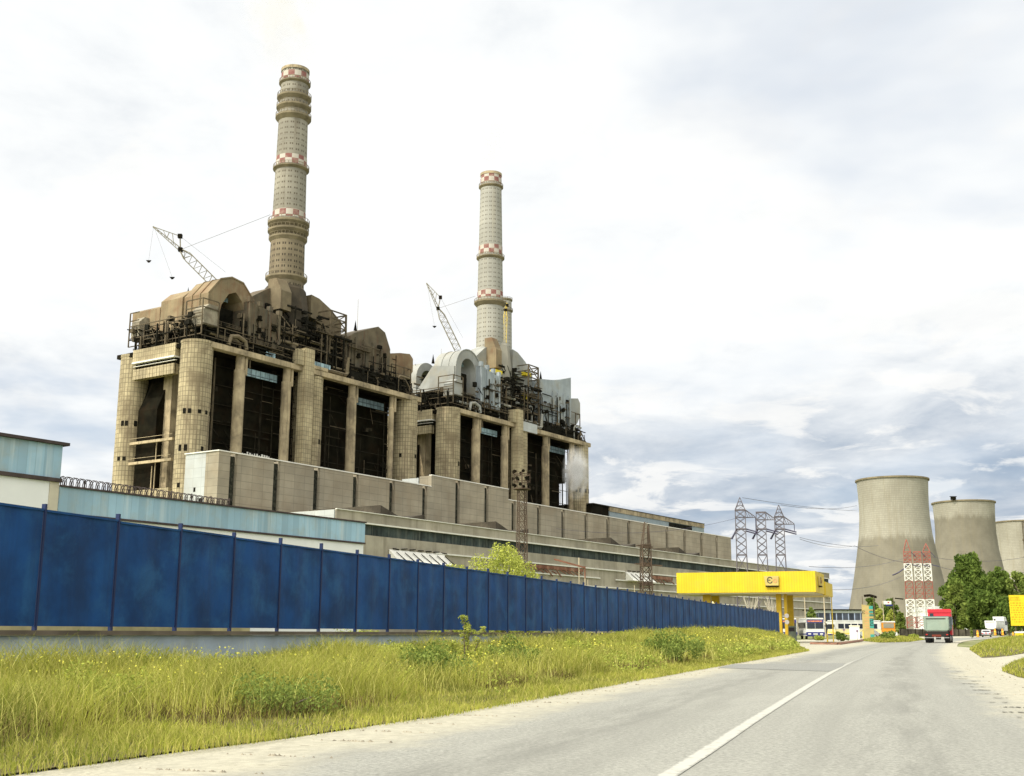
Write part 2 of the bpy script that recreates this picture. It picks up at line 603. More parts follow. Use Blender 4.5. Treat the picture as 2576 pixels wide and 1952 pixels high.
def boiler(u0, label, grey, dz):
    b = thing('boiler_house', label, 'boiler house', pw(u0, 265), PRZ, 'open concrete boiler houses of the power plant')
    side, ribbed = (m_galv, m_galvr) if grey else (m_rust, m_rustd)

    def Z(z):
        return 87 + (z - 87) * (1 + dz)
    # stair towers, with little windows punched in
    for (cx, cy, r, zt) in ((11.1, 4.9, 4.8, 87), (11.1, 33.0, 4.5, 86), (60.4, 5.6, 5.0, 85), (111.6, 4.6, 4.5, 86.5), (111.6, 32, 4.5, 86)):
        t = MB().lathe(cx, cy, [(r, 0), (r, zt - 0.8), (r + 0.12, zt - 0.8), (r + 0.12, zt)], 40).build('stair_tower', m_tower, b, True)
        for zz, angs in ((zt - 22, (-160, -145, -110, -75, -55)), (zt - 33, (-175, -150, -95)), (zt - 44, (-165, -140, -105, -65))):
            for a in angs:
                if rng.random() < 0.75:
                    a = R(a + rng.uniform(-6, 6))
                    MB().beam((cx + (r - 0.2) * math.cos(a), cy + (r - 0.2) * math.sin(a), zz), (cx + (r + 0.07) * math.cos(a), cy + (r + 0.07) * math.sin(a), zz), 1.0, rng.uniform(1.1, 1.9)).build('window', m_black, t)
    # slim columns
    for (cx, r) in ((26.4, 1.8), (46.9, 1.6), (79.0, 1.7), (100.7, 1.0)):
        mb = MB().lathe(cx, 2.4, [(r, 0), (r, 80.8), (r * 0.8, 81), (r * 0.8, 85.2)], 20)
        mb.box(cx + r - 0.6, cx + r + 0.3, 1.2, 2.4, 79.5, 85.2)
        mb.build('column', m_conc, b, True)
    for (cx, cy) in ((14.5, 19), (26.4, 35), (46.9, 35), (79, 35), (100.7, 35)):
        MB().box(cx - 1.8, cx + 1.8, cy - 2, cy + 2, 0, 85).build('column', m_conc, b)
    # square pier that rises through the roof beam
    MB().box(52.0, 56.2, -1.0, 2.4, 0, 93.0).box(48.6, 51.99, -0.4, 1.9, 86.9, 92.2).build('pier', m_towerp, b, bevel=0.1)
    # beams
    MB().box(12, 115.5, 0.25, 3.0, 85.2, 87.0).box(57, 64, 0.0, 2.8, 87.01, 88.2).build('front_beam', m_conc, b, bevel=0.08)
    MB().box(6.6, 9.2, 9.5, 28.8, 82.7, 86.6).build('side_beam', m_towerp, b)
    MB().box(6.3, 9.4, 9.5, 28.8, 82.2, 82.68).box(6.9, 7.6, 9.5, 28.8, 81.3, 81.45).build('ledge', m_ledge, b)
    fr = MB()
    for k in range(12):
        y0 = 9.9 + k * 1.56
        fr.box(6.8, 8.8, y0, y0 + 1.42, 77.2, 80.4)
    fr.build('frieze_panel', m_towerp, b)
    fp = MB()
    for k in range(12):
        fp.beam((7.4, 9.8 + k * 1.65, 77.0), (7.4, 9.8 + k * 1.65, 82.2), 0.16)
    fp.box(7.8, 9.0, 9.6, 28.6, 80.42, 82.19)
    fp.build('frieze_frame', m_dark, b)
    # roof deck and the dark interior
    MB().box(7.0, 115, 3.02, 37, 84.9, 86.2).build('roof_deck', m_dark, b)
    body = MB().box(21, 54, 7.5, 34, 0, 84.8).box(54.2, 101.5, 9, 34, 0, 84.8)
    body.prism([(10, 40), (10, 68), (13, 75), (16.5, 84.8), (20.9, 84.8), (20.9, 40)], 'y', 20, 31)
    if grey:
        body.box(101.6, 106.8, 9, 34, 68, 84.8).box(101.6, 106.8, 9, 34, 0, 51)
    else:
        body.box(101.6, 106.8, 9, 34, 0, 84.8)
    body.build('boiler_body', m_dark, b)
    inr = MB()
    for z in range(34, 84, 6):
        inr.beam((17, 6.9, z), (106, 6.9, z), 0.2)
        inr.beam((20.4, 9, z), (20.4, 31, z), 0.25)
    clutter(inr, 17, 106, 5.6, 7.4, 32, 84, 190, 5 + int(u0), 0.10, 0.4, (0, 0, 0, 0, 0, 1))
    clutter(inr, 101.8, 106, 6, 30, 32, 84, 50, 15 + int(u0), 0.12, 0.4)
    for x in (17.4, 19.6, 104.5):
        inr.tube([(x, 6.2, 30), (x, 6.2, 84)], 0.3, 8, 1)
    inr.build('inner_steelwork', [m_sooty, m_steel], b)
    MB().box(29.2, 44.8, 4.6, 4.9, 80.4, 82.8).build('upper_glazing', m_bluep, b)
    MB().box(82, 99, 4.6, 4.9, 79.8, 82.4).build('upper_glazing', m_blued, b)
    lt = MB()
    for k in range(15):
        lt.box(29.4 + k * 1.05, 29.4 + k * 1.05 + rng.uniform(0.3, 0.7), 5.0, 5.2, 55, 55 + rng.uniform(0.7, 1.4))
    lt.build('light_strip', m_ledge, b)
    # walkway between the left towers
    br = MB()
    for z in (57.0, 50.8):
        br.box(7.6, 8.4, 9.5, 28.8, z, z + 0.8)
        br.beam((7.4, 9.5, z + 1.8), (7.4, 28.8, z + 1.8), 0.1)
    br.beam((9.2, 18.2, 30), (9.2, 18.2, 58), 0.25).beam((9.2, 19.6, 30), (9.2, 19.6, 50), 0.25)
    br.build('link_bridge', m_conc, b)
    MB().box(6.0, 9, 8, 29, 30.5, 42.5).build('entrance_block', m_towerp, b)

    # ---- roof plant
    # U-shaped flue ducts
    dk = MB()
    if grey:
        dk.prism(arch_poly(23.0, Z(101.2), Z(94), Z(92.5), 8.6, 5.0, 14), 'y', 4.0, 15.0)
        for y in (3.7, 7.5, 11.2):
            dk.prism(arch_poly(23.0, Z(101.2), Z(94), Z(94), 8.85, 8.5, 14), 'y', y, y + 0.3)
    else:
        dk.prism([(13.6, 95), (13.6, 103.2), (18.0, 108.6), (22.5, 110.2), (27.4, 109.6), (32.2, 105), (32.6, 100), (28.6, 100), (27.4, 103.4),
                  (24.6, 105.9), (21.6, 104.6), (18.9, 100.5), (17.6, 95)], 'y', 4.0, 15.0)
        for y in (3.8, 7.6, 11.2):
            dk.prism([(13.3, 95), (13.3, 103.3), (17.9, 108.9), (22.5, 110.55), (27.5, 109.9), (32.5, 105.1), (32.2, 105), (27.4, 109.5), (22.5, 110.1), (18.1, 108.5), (13.7, 103.1), (13.7, 95)], 'y', y, y + 0.3)
    dk.build('flue_duct', side, b, grey)
    dk = MB()
    if grey:
        dk.prism(arch_poly(21.0, Z(99.2), Z(93), Z(92.5), 7.6, 4.4, 14), 'y', 23.0, 34.0)
    else:
        dk.prism([(13, 93), (13, 103.2), (16.5, 106.4), (26, 106.4), (30, 102), (30, 93)], 'y', 15.1, 25.0)
        dk.prism([(13, 93), (13, 101.4), (15.0, 102.6), (27, 102.6), (30, 98), (30, 93)], 'y', 25.3, 38.5)
    dk.build('flue_duct', side, b, grey)
    MB().prism([(4.2, Z(95.0)), (4.2, Z(101.5)), (15.05, Z(102.5)), (18, Z(99.5)), (22.8, Z(95)), (22.8, Z(94))], 'x', 13.7, 17.2).build('duct_housing', side, b)
    MB().box(18.8, 27.4, 8, 24, 88, Z(101)).build('duct_core', m_black, b)
    MB().box(21, 25, 7.9, 8.0, Z(103.2), Z(104.6)).box(20, 26, 20, 20.2, Z(101), Z(103)).build('duct_opening', m_bluep, b)
    # ribbed hopper casing with pilasters
    hp = MB().prism([(28.2, 91.8), (28.2, Z(103.6)), (41.6, Z(101.8)), (42.0, 91.4), (40, 90.2), (30, 90.2)], 'y', 1.6, 13)
    for x in (28.3, 32.6, 37.0, 41.2):
        hp.box(x - 0.35, x + 0.55, 1.05, 1.62, 92, Z(104.2 - (x - 28) * 0.13))
        hp.box(x - 0.5, x + 0.9, 0.9, 2.4, Z(103.4 - (x - 28) * 0.13), Z(105.0 - (x - 28) * 0.13))
    hp.build('hopper_casing', ribbed, b)
    # chimney collar and the flue gas ducts that climb to it
    MB().lathe(58.0, 16, [(8.4, 94), (8.4, Z(108)), (7.2, Z(116.5)), (6.1, Z(118))], 8).build('chimney_collar', m_collar if not grey else m_chimp, b)
    MB().prism([(66, Z(116.5)), (66, Z(108.5)), (73, Z(106.5)), (74.5, Z(103)), (74.5, Z(97)), (81.5, Z(97)), (82, Z(110)), (76, Z(113.6)), (70, Z(116))], 'y', 11, 19).build(
        'chimney_duct', m_galv if grey else m_duct, b)
    MB().prism([(50, Z(115.5)), (50, Z(106.5)), (40, Z(104.0)), (34, Z(101)), (33, Z(105)), (40, Z(110)), (46, Z(113.8))], 'y', 12, 19).build('chimney_duct', m_rustd if not grey else m_galv, b)
    MB().prism([(7.0, Z(106.5)), (7.0, Z(113.0)), (9.4, Z(117.5)), (13, Z(117.5)), (13, Z(106.5))], 'x', 47.2, 52.2 if not grey else 51.4).build('chimney_duct', m_duct if not grey else m_rust, b)
    # big casing on the right
    if grey:
        poly = [(81.5, 90), (81.5, Z(107.5)), (91.5, Z(108.6)), (98, Z(109.6)), (108.3, Z(112)), (108.3, Z(99)), (107, 91), (100, 90)]
    else:
        poly = [(79.5, 93), (79.5, 103.2), (84, 106.0), (97, 111.2), (101, 109.8), (104.2, 104), (103.8, 95), (101.5, 89.8), (84, 89.6)]
    bc = MB().prism(poly, 'y', 6.5, 20)
    bx = 91.5 if grey else 84.2
    for x in (bx, bx + 4.5, bx + 9.5, bx + 14):
        if x < 106:
            bc.box(x, x + 0.8, 5.9, 6.52, 92, Z(104.5))
    bc.build('filter_casing', ribbed, b)
    # end duct
    MB().prism([(106, Z(97)), (106, Z(103.2)), (113, Z(104.8)), (119, Z(105.6)), (121, Z(104)), (121, Z(99)), (118, Z(95.5)), (110, Z(94))], 'y', 9, 23).build('end_duct', side, b)
    MB().box(104.5, 118, 10, 24, 88.2, Z(96.8)).build('end_casing', m_dark, b)
    # vent units on the corners
    for (x, y, dy_) in ((9.5, 1.0, 5.2), (9.2, 30, 3.8)):
        MB().box(x, x + 5.6, y, y + dy_, 92.0, 95.6).prism([(x, 95.61), (x, 96.6), (x + 2.0, 98.6), (x + 5.6, 98.6), (x + 5.6, 95.61)], 'y', y + 0.15, y + dy_ - 0.15).build('vent_unit', [m_galv if grey else m_ventg], b)
    # dark decks, steel frames and the tangle of pipes
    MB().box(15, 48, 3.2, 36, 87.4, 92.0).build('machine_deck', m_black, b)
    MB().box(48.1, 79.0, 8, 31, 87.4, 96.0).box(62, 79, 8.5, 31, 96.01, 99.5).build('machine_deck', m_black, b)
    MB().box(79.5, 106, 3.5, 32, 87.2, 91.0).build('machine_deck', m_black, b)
    fr = MB()
    for x in (8.8, 15.2):
        for y in (0.9, 8.2, 17, 27, 34.2):
            fr.beam((x, y, 88.8), (x, y, 99.8 if y < 9 or y > 30 else 95.5), 0.32)
    for z in (88.8, 91.4, 94.2, 95.4):
        fr.beam((8.8, 0.9, z), (8.8, 34.2, z), 0.26)
    for z in (88.4, 92.2):
        fr.beam((8.8, 0.9, z), (30, 0.9, z), 0.2)
    for z in (97.2, 99.8):
        fr.beam((8.8, 0.9, z), (8.8, 8.2, z), 0.28).beam((8.8, 0.9, z), (15.0, 0.9, z), 0.28).beam((8.8, 30, z), (8.8, 34.2, z), 0.28)
    for y in (3, 12, 21, 30):
        fr.beam((8.8, y, 88.6), (8.8, y + 3, 94.2), 0.18)
    fr.beam((18, 0.8, 88.2), (18, 0.8, 92), 0.22).beam((30, 0.8, 87), (30, 0.8, 93.6), 0.22)
    fr.build('corner_steelwork', m_steel, b)
    st = MB()
    zt = Z(111)
    for x in (69.8, 78.6):
        for y in (5.5, 12.5):
            st.beam((x, y, 87), (x + (0.5 if x < 75 else -0.5), y, zt), 0.55)
    for z in (zt, zt - 2.6, zt - 5.4, 100.5, 95):
        for (a, c) in (((70, 5.5), (78.4, 5.5)), ((70, 12.5), (78.4, 12.5)), ((70, 5.5), (70, 12.5)), ((78.4, 5.5), (78.4, 12.5))):
            st.beam((*a, z), (*c, z), 0.4)
    st.beam((70, 5.5, zt), (78.4, 5.5, zt - 5.4), 0.3).beam((78.4, 5.5, zt), (70, 5.5, zt - 5.4), 0.3)
    st.beam((70, 5.5, 100.5), (78.4, 5.5, zt - 5.4), 0.3)
    st.build('steel_frame', m_steel, b)
    st = MB()
    for (x, y) in ((64.5, 4), (67.2, 4), (46, 3.4), (49.8, 3.4)):
        st.beam((x, y, 87), (x, y, Z(101)), 0.3)
    st.beam((46, 3.4, 95), (67.2, 4, 95), 0.25)
    st.build('pipe_stand', m_steel, b)
    st = MB()
    for x in (106, 113.5, 117.5):
        for y in (7.2, 14):
            st.beam((x, y, 86.6), (x, y, Z(99)), 0.35)
    for z in (88, 92, 96, Z(99)):
        st.beam((106, 7.2, z), (117.5, 7.2, z), 0.3).beam((117.5, 7.2, z), (117.5, 14, z), 0.3)
    st.beam((113.5, 7.2, 88), (117.5, 7.2, 92), 0.25).beam((117.5, 7.2, 88), (113.5, 7.2, 92), 0.25)
    st.build('steel_frame', m_steel, b)
    # big pipes with elbows, walkway decks with rails, brackets on the casings
    for (pts, r_) in (([(13, 2.0, 90), (24, 2.0, 90), (25.5, 2.0, 89), (25.5, 2.0, 87)], 0.55), ([(42.5, 2.2, 87), (42.5, 2.2, 93), (43.5, 2.2, 94), (51, 2.2, 94)], 0.5),
                      ([(60, 3.0, 88.6), (76, 3.0, 88.6), (77, 3.0, 89.6), (77, 3.0, 95)], 0.7), ([(63, 5.5, 91), (79, 5.5, 91)], 0.45), ([(62, 6.5, 98), (74, 6.5, 98), (75, 7, 97), (75, 7, 92)], 0.55),
                      ([(44, 6, 97), (52, 6, 99), (60, 6, 99)], 0.6), ([(105, 3, 87), (105, 3, 93), (106, 3, 94), (112, 3.4, 94)], 0.4), ([(20, 1.2, 87.5), (21, 1.2, 90.5), (24, 1.2, 91), (27, 1.2, 90), (27.5, 1.2, 87.5)], 0.7)):
        MB().tube(pts, r_, 10).build('large_pipe', m_duct if not grey else m_galv, b, True)
    for (x0, x1, y0, z) in ((28, 43, 0.4, 90.0), (43, 52, 2.5, 97.2), (60, 70, 4.5, 94.4), (62, 79, 4.0, 101.6), (79, 104, 4.6, 91.6), (80, 92, 4.9, 100), (13, 27, 2.4, 93.4)):
        dk = MB().box(x0, x1, y0, y0 + 1.4, z, z + 0.18)
        x = x0
        while x <= x1:
            dk.beam((x, y0, z), (x, y0, z + 1.2), 0.1)
            x += 1.6
        dk.beam((x0, y0, z + 1.2), (x1, y0, z + 1.2), 0.12).beam((x0, y0, z + 0.65), (x1, y0, z + 0.65), 0.08)
        dk.build('walkway', m_steel, b)
    for (x, z) in ((31.5, 98), (31.5, 94), (38, 96), (84.5, 97), (99, 100), (99, 94)):
        MB().box(x, x + 1.8, 0.6 if x < 50 else 5.2, 2.0 if x < 50 else 6.8, z, z + 0.5).box(x + 0.4, x + 1.2, 0.3 if x < 50 else 4.9, 1.4 if x < 50 else 6.4, z + 0.51, z + 1.5).build('bracket', m_dark, b)
    cl = MB()
    clutter(cl, 24, 48, 0.8, 1.6, 90, Z(101), 45, 31 + int(u0), 0.12, 0.35, (0, 1))
    clutter(cl, 79, 106, 4.8, 6.2, 90, Z(103), 60, 32 + int(u0), 0.12, 0.4, (0, 0, 1))
    clutter(cl, 9, 50, 1.0, 4, 87, 93.5, 190, 21 + int(u0), 0.12, 0.5, (0, 0, 0, 0, 1))
    clutter(cl, 42, 80, 4, 12, 87, Z(104), 420, 22 + int(u0), 0.15, 0.6, (0, 0, 0, 0, 0, 1))
    clutter(cl, 79, 114, 2, 8, 87, 93, 200, 23 + int(u0), 0.12, 0.5, (0, 0, 0, 0, 1))
    clutter(cl, 7, 14, 2, 34, 87, 95, 230, 24 + int(u0), 0.12, 0.5, (0, 0, 0, 1))
    clutter(cl, 44, 70, 5, 16, 96, Z(109), 130, 25 + int(u0), 0.2, 0.6)
    if not grey:
        # ducts and steel that bridge over to the next boiler
        MB().box(113, 124.5, 12, 24, 89, 95.5).build('end_casing', m_dark, b)
        clutter(cl, 114, 125, 5, 22, 84, 97, 110, 41, 0.15, 0.55, (0, 0, 1))
        clutter(cl, 117, 126, 14, 26, 34, 84, 70, 42, 0.15, 0.5, (0, 0, 1))
    for k in range(22):
        x = rng.uniform(10, 110)
        cl.beam((x, 0.6, 87.0), (x, 0.6, 88.1), 0.1)
    cl.beam((9, 0.6, 88.1), (111, 0.6, 88.1), 0.12)
    cl.tube([(15, 1.4, 89.2), (29, 1.4, 89.2), (29.6, 1.4, 88.4), (29.6, 1.4, 82)], 0.25, 6, 1)
    cl.build('roof_pipework', [m_black, m_steel], b)
    # details on the roofs: little gables, aerials
    sm = MB()
    for (x, y, z) in ((16, 26, Z(102.5)), (16, 17, Z(104.8)), (90, 12, Z(110)), (112, 14, Z(105))):
        sm.face([(x, y, z - 1), (x + 1.2, y, z - 1), (x + 0.6, y, z + 3)]).face([(x + 0.3, y - 0.6, z - 1), (x + 0.3, y + 0.6, z - 1), (x + 0.6, y, z + 3)])
        sm.face([(x + 0.9, y - 0.6, z - 1), (x + 0.9, y + 0.6, z - 1), (x + 0.6, y, z + 3)])
    sm.build('roof_finial', m_dark, b)
    ar = MB().cyl(86, 7, 103, 119 if not grey else 104, 0.08, 0.05, 6).cyl(22, 17, Z(104), Z(110), 0.06, 0.05, 6)
    ar.build('aerial', m_steelt, b)
    pn = MB()
    if grey:
        pn.box(57.5, 68.5, -0.1, 0.2, 84.6, 88.6)
        pn.build('white_hoarding', m_panelw, b)
        MB().box(72, 75, 8, 11, 101, 104).box(44, 49, 5, 8, Z(104), Z(105.2)).box(73, 78, 9, 12, Z(108), Z(109.2)).build('yellow_casing', m_ylw, b)
    else:
        pn.box(36, 40, 1.0, 1.3, 87.02, 88.6).box(58, 66, 0.9, 1.2, 88.3, 89.8)
        pn.build('blue_box', m_bluep, b)
    return b


boiler(224, 'rust brown boiler house under the taller banded chimney, on open concrete towers', False, 0.0)
boiler(351.5, 'boiler house with grey roof ducts and round arched flue, beyond the rusty one', True, 0.22)

# ---------------------------------------------------------------- chimneys


def chimney(loc, label, bands, rings, prof_cut, top, rtop, rbase, zb, extra=None, shaft=None):
    c = thing('chimney', label, 'chimney', loc, PRZ, 'tall concrete chimneys of the power plant')
    kz = 0.988
    bands = [(a * kz, d * kz) for a, d in bands]
    rings = [(z * kz, h, o_) for z, h, o_ in rings]
    prof_cut, top, zb = prof_cut * kz, top * kz, zb * kz

    def rad(z):
        return rbase + (rtop - rbase) * (z - zb) / (top - zb)
    prof = [(rad(z), z) for z in np.linspace(prof_cut, top, 12)]
    MB().lathe(0, 0, prof, 48, caps=False).lathe(0, 0, [(rad(top) - 0.5, top), (rad(top) - 0.5, top - 8)], 48, caps=False).lathe(
        0, 0, [(rad(top) - 0.5, top), (rad(top), top)], 48, caps=False).build('shaft', shaft or m_chim, c, True)
    zlow = zb - 30
    MB().lathe(0, 0, [(rad(z), z) for z in np.linspace(zlow, prof_cut, 6)], 48).build('lower_shaft', extra or m_chimp, c, True)
    for (a, d) in bands:
        MB().lathe(0, 0, [(rad(a) + 0.06, a), (rad(d) + 0.06, d)], 48, caps=False).build('checker_band', m_check, c, True)
    for (z, h, out) in rings:
        r = rad(z)
        mb = MB().lathe(0, 0, [(r - 0.1, z - h), (r + out, z - h * 0.3), (r + out, z), (r - 0.1, z)], 48, caps=False)
        n = 30
        for k in range(n):
            a = 2 * math.pi * k / n
            p = (math.cos(a) * (r + out - 0.1), math.sin(a) * (r + out - 0.1))
            mb.beam((*p, z), (*p, z + 1.1), 0.14)
        mb.lathe(0, 0, [(r + out - 0.16, z + 1.02), (r + out - 0.04, z + 1.02), (r + out - 0.04, z + 1.14), (r + out - 0.16, z + 1.14)], 48, caps=False)
        mb.build('gallery', m_ring, c)
    return c


c1 = chimney(pw(282.4, 281), 'taller nearer chimney with five galleries and a brown sooty foot', [(196.9, 199.8), (163.9, 167.4), (143.9, 146.8)],
             [(196.3, 1.0, 0.7), (190.8, 2.0, 1.1), (187.0, 2.0, 1.1), (183.2, 2.2, 1.2), (163.3, 1.2, 0.9), (142.9, 2.4, 1.5), (140.0, 2.2, 1.3), (137.2, 1.8, 0.8), (122.6, 2.0, 1.1)],
             142.0, 201.6, 4.82, 6.15, 118, m_chimd, m_chimg)
MB().lathe(0, 0, [(4.95, 198.2), (5.05, 198.2), (5.05, 199.3), (4.9, 199.3)], 48, caps=False).build('cap', m_conc, c1)
c2 = chimney(pw(407.0, 281), 'pale chimney over the grey ducts, farther along the plant', [(199.4, 203.6), (165.8, 169.9), (145.5, 149.0)],
             [(198.3, 1.2, 0.75), (164.8, 1.4, 0.9), (144.2, 2.4, 1.4)], 123.3, 204.4, 4.6, 6.1, 118)
MB().lathe(0, 0, [(4.7, 200.9), (4.85, 200.9), (4.85, 202.05), (4.65, 202.05)], 48, caps=False).build('cap', m_conc, c2)
p3 = dp(1266, 1000, 620)
c3 = chimney((p3.x, p3.y, 0), 'distant plain chimney showing behind the foot of the pale one', [], [(dp(1266, 773, 620).z, 1.2, 0.7), (dp(1266, 746, 620).z, 1.0, 0.5)], 60, dp(1266, 743, 620).z, 4.3, 5.2, 90)

# ---------------------------------------------------------------- cranes
m_crane = M('crane_paint', (0.20, 0.18, 0.12), 0.2, 0.5)


def crane(label, base, knee, tip, mast, stay_to, hooks, mat, group='jib cranes on the boiler roofs', w0=3.0):
    c = thing('jib_crane', label, 'crane', (0, 0, 0), 0, group)
    base, knee, tip = Vector(base), Vector(knee), Vector(tip)
    mb = MB()
    d = (knee - base).normalized()
    sd = d.cross(Vector((0, 1, 0.0))).normalized()
    dp_ = d.cross(sd)

    def truss(a, b, wa, wb, n, t):
        pr = None
        for k in range(n + 1):
            f = k / n
            p = a.lerp(b, f)
            ww = wa + (wb - wa) * f
            q = [p + sd * sx * ww / 2 + dp_ * sy * ww / 2 for sx, sy in ((-1, -1), (1, -1), (1, 1), (-1, 1))]
            if pr:
                for i in range(4):
                    mb.beam(pr[i], q[i], t)
                    mb.beam(pr[i] if k % 2 else q[i], q[(i + 1) % 4] if k % 2 else pr[(i + 1) % 4], t * 0.55)
            pr = q
    L = (knee - base).length
    truss(base, base.lerp(knee, 0.8), w0, w0, 12, 0.24)
    truss(base.lerp(knee, 0.8), knee, w0, 0.7, 3, 0.24)
    truss(knee, tip, 1.1, 0.3, 8, 0.2)
    mb.beam(knee, mast, 0.35)
    mb.beam(mast, tip, 0.22)
    mb.beam(knee.lerp(tip, 0.25), Vector(mast).lerp(tip, 0.28), 0.2)
    mb.beam(knee.lerp(tip, 0.5), Vector(mast).lerp(tip, 0.4), 0.2)
    mb.beam(knee.lerp(tip, 0.5), Vector(mast).lerp(tip, 0.62), 0.16)
    mb.build('jib', mat, c)
    b = MB()
    for p in (knee, Vector(mast)):
        b.box(p.x - 0.7, p.x + 0.7, p.y - 0.7, p.y + 0.7, p.z - 0.7, p.z + 0.7)
    b.build('pulley_head', m_dark, c)
    r = MB()
    r.tube([mast, base + Vector((2, 2, 6))], 0.04, 5)
    if stay_to:
        r.tube([knee, stay_to], 0.06, 5)
    for (p, q) in hooks:
        r.tube([p, q], 0.03, 5)
    r.build('cable', m_steel, c)
    h = MB()
    for (p, q) in hooks:
        q = Vector(q)
        h.prism([(q.x - 0.9, q.z), (q.x + 0.9, q.z), (q.x + 0.3, q.z - 0.7), (q.x - 0.2, q.z - 0.8)], 'y', q.y - 0.3, q.y + 0.3)
    h.build('hook_block', m_dark, c)
    return c


D1 = 395
crane('brown jib crane reaching left from the rusty boiler roof', dp(548, 722, D1), dp(454, 628, D1), dp(385, 570, D1), dp(453, 594, D1),
      dp(680, 540, D1), [(dp(386, 572, D1), dp(374, 655, D1)), (dp(388, 572, D1), dp(433, 697, D1))], m_crane, w0=3.0)
D2 = 505
crane('thin jib crane leaning left beside the pale chimney', dp(1152, 880, D2), dp(1102, 776, D2), dp(1073, 712, D2), dp(1108, 748, D2),
      dp(1195, 745, D2), [(dp(1074, 714, D2), dp(1093, 820, D2))], m_crane, w0=2.8)
D3 = 575
crane('yellow jib crane standing upright against the distant chimney', dp(1268, 885, D3), dp(1272, 780, D3), dp(1275, 762, D3), dp(1276, 768, D3),
      None, [(dp(1276, 764, D3), dp(1268, 880, D3))], M('yellow_crane_paint', (0.62, 0.47, 0.10), 0.1, 0.5), w0=1.9)

# ---------------------------------------------------------------- bunker building
bk = thing('bunker_building', 'tall grey panel bunker building with dark vertical slots, before the boilers', 'building', pw(214.3, 235), PRZ)
edges = [219.6, 235.9, 252.2, 269.4, 286.7, 303.6, 321.8, 339.1, 356.4, 373.8, 391.4, 409.3, 427.3, 445.6, 464.0, 482.3, 500.7, 519.4, 537.2, 556]


def ztop(u):
    return 52.0 if 307.0 < u < 353.0 else 48.2


segs = []
prev = 214.3
for e in edges:
    segs.append((prev, e - 1.3))
    prev = e + 1.3
for (a, c) in segs:
    parts = []
    for cut in (307.0, 353.0):
        if a < cut < c:
            parts = [(a, cut), (cut, c)]
    for (a2, c2) in parts or [(a, c)]:
        MB().box(a2 - 214.3, c2 - 214.3, 0, 5, 0, ztop((a2 + c2) / 2)).build('wall_panel', m_panel, bk)
for e in edges[:-1]:
    zt = ztop(e) - 0.7
    MB().box(e - 1.3 - 214.3, e + 1.3 - 214.3, 1.1, 4.9, 0, zt).build('window_slot', m_slot, bk)
cp = MB()
for (a, c) in ((214.0, 307.0), (307.0, 353.0), (353.0, 556)):
    zt = ztop((a + c) / 2)
    cp.box(a - 214.3 + 0.02, c - 214.3 - 0.02, -0.2, 1.0, zt + 0.01, zt + 0.32)
cp.box(-0.35, 0.55, 1.02, 13.2, 48.21, 48.5)
cp.build('parapet_cap', m_ledge, bk)
MB().box(0.0, 60, 5.02, 13, 0, 48.2).build('side_wall', m_panelw, bk)
MB().box(60.1, 342, 5.02, 13, 0, 47.4).box(92.8, 138.5, 5.5, 12.5, 47.41, 51.6).build('rear_wall', m_panelw, bk)
MB().box(-0.03, 0.4, 8.4, 9.2, 37.8, 39).build('side_window', m_black, bk)
MB().box(-0.03, 0.4, 5.4, 6.8, 34.4, 36).build('side_window', m_black, bk)

# ---------------------------------------------------------------- turbine hall
hl = thing('turbine_hall', 'very long grey concrete turbine hall with a dark window band', 'building', pw(150, 190), PRZ)
hu1 = 418.0
MB().box(61, hu1, 0, 40, 27.25, 30.0).build('upper_wall', m_hall, hl)
MB().box(61.2, hu1 - 0.2, 0.5, 39, 24.6, 27.24).build('window_band', m_band, hl)
MB().box(61, hu1, 0, 40, 0, 24.59).build('lower_wall', m_hall, hl)
ld = MB()
MB().box(60.6, 60.98, 0.3, 39, 0, 29.9).build('white_end_wall', m_panelw, hl)
ld.box(61, hu1, -0.35, 0.0, 27.25, 27.6)
ld.box(61, hu1, -0.3, 0.3, 30.01, 30.2)
for (a, c, z) in ((100, 134, 21.7), (141, 206, 21.6), (217, 418, 21.6), (60, 102, 18.7), (119, 189, 18.7), (200, 418, 18.6), (61, 418, 15.9), (61, 418, 12.4), (61, 418, 8.6)):
    ld.box(a, c, -0.5, 0.0, z - 0.18, z + 0.18)
ld.build('ledge', m_ledge, hl)
m_redrust = M('red_rust', (0.20, 0.085, 0.05), 0.4, 0.3, dirt=(0.32, 0.25, 0.17), dirt_amt=0.6)
rr = MB().box(143, 178, -0.42, 0, 20.2, 21.2).box(219, 243, -0.42, 0, 20.0, 21.1)
for x0, x1 in ((143, 176), (220, 243)):
    x = x0
    while x < x1:
        rr.beam((x, -0.6, 20.2 - rng.uniform(0, 0.6)), (x + 3, -0.6, 20.2 - rng.uniform(0.3, 2.2)), 0.3)
        x += 2.6
rr.build('broken_gutter', m_redrust, hl)
MB().box(hu1 - 60, hu1 - 2, -0.06, 0.2, 2.5, 7.5).build('lower_glazing', m_band, hl)
MB().box(90, 330, -0.06, 0.2, 9.6, 11.6).build('lower_glazing', m_band, hl)
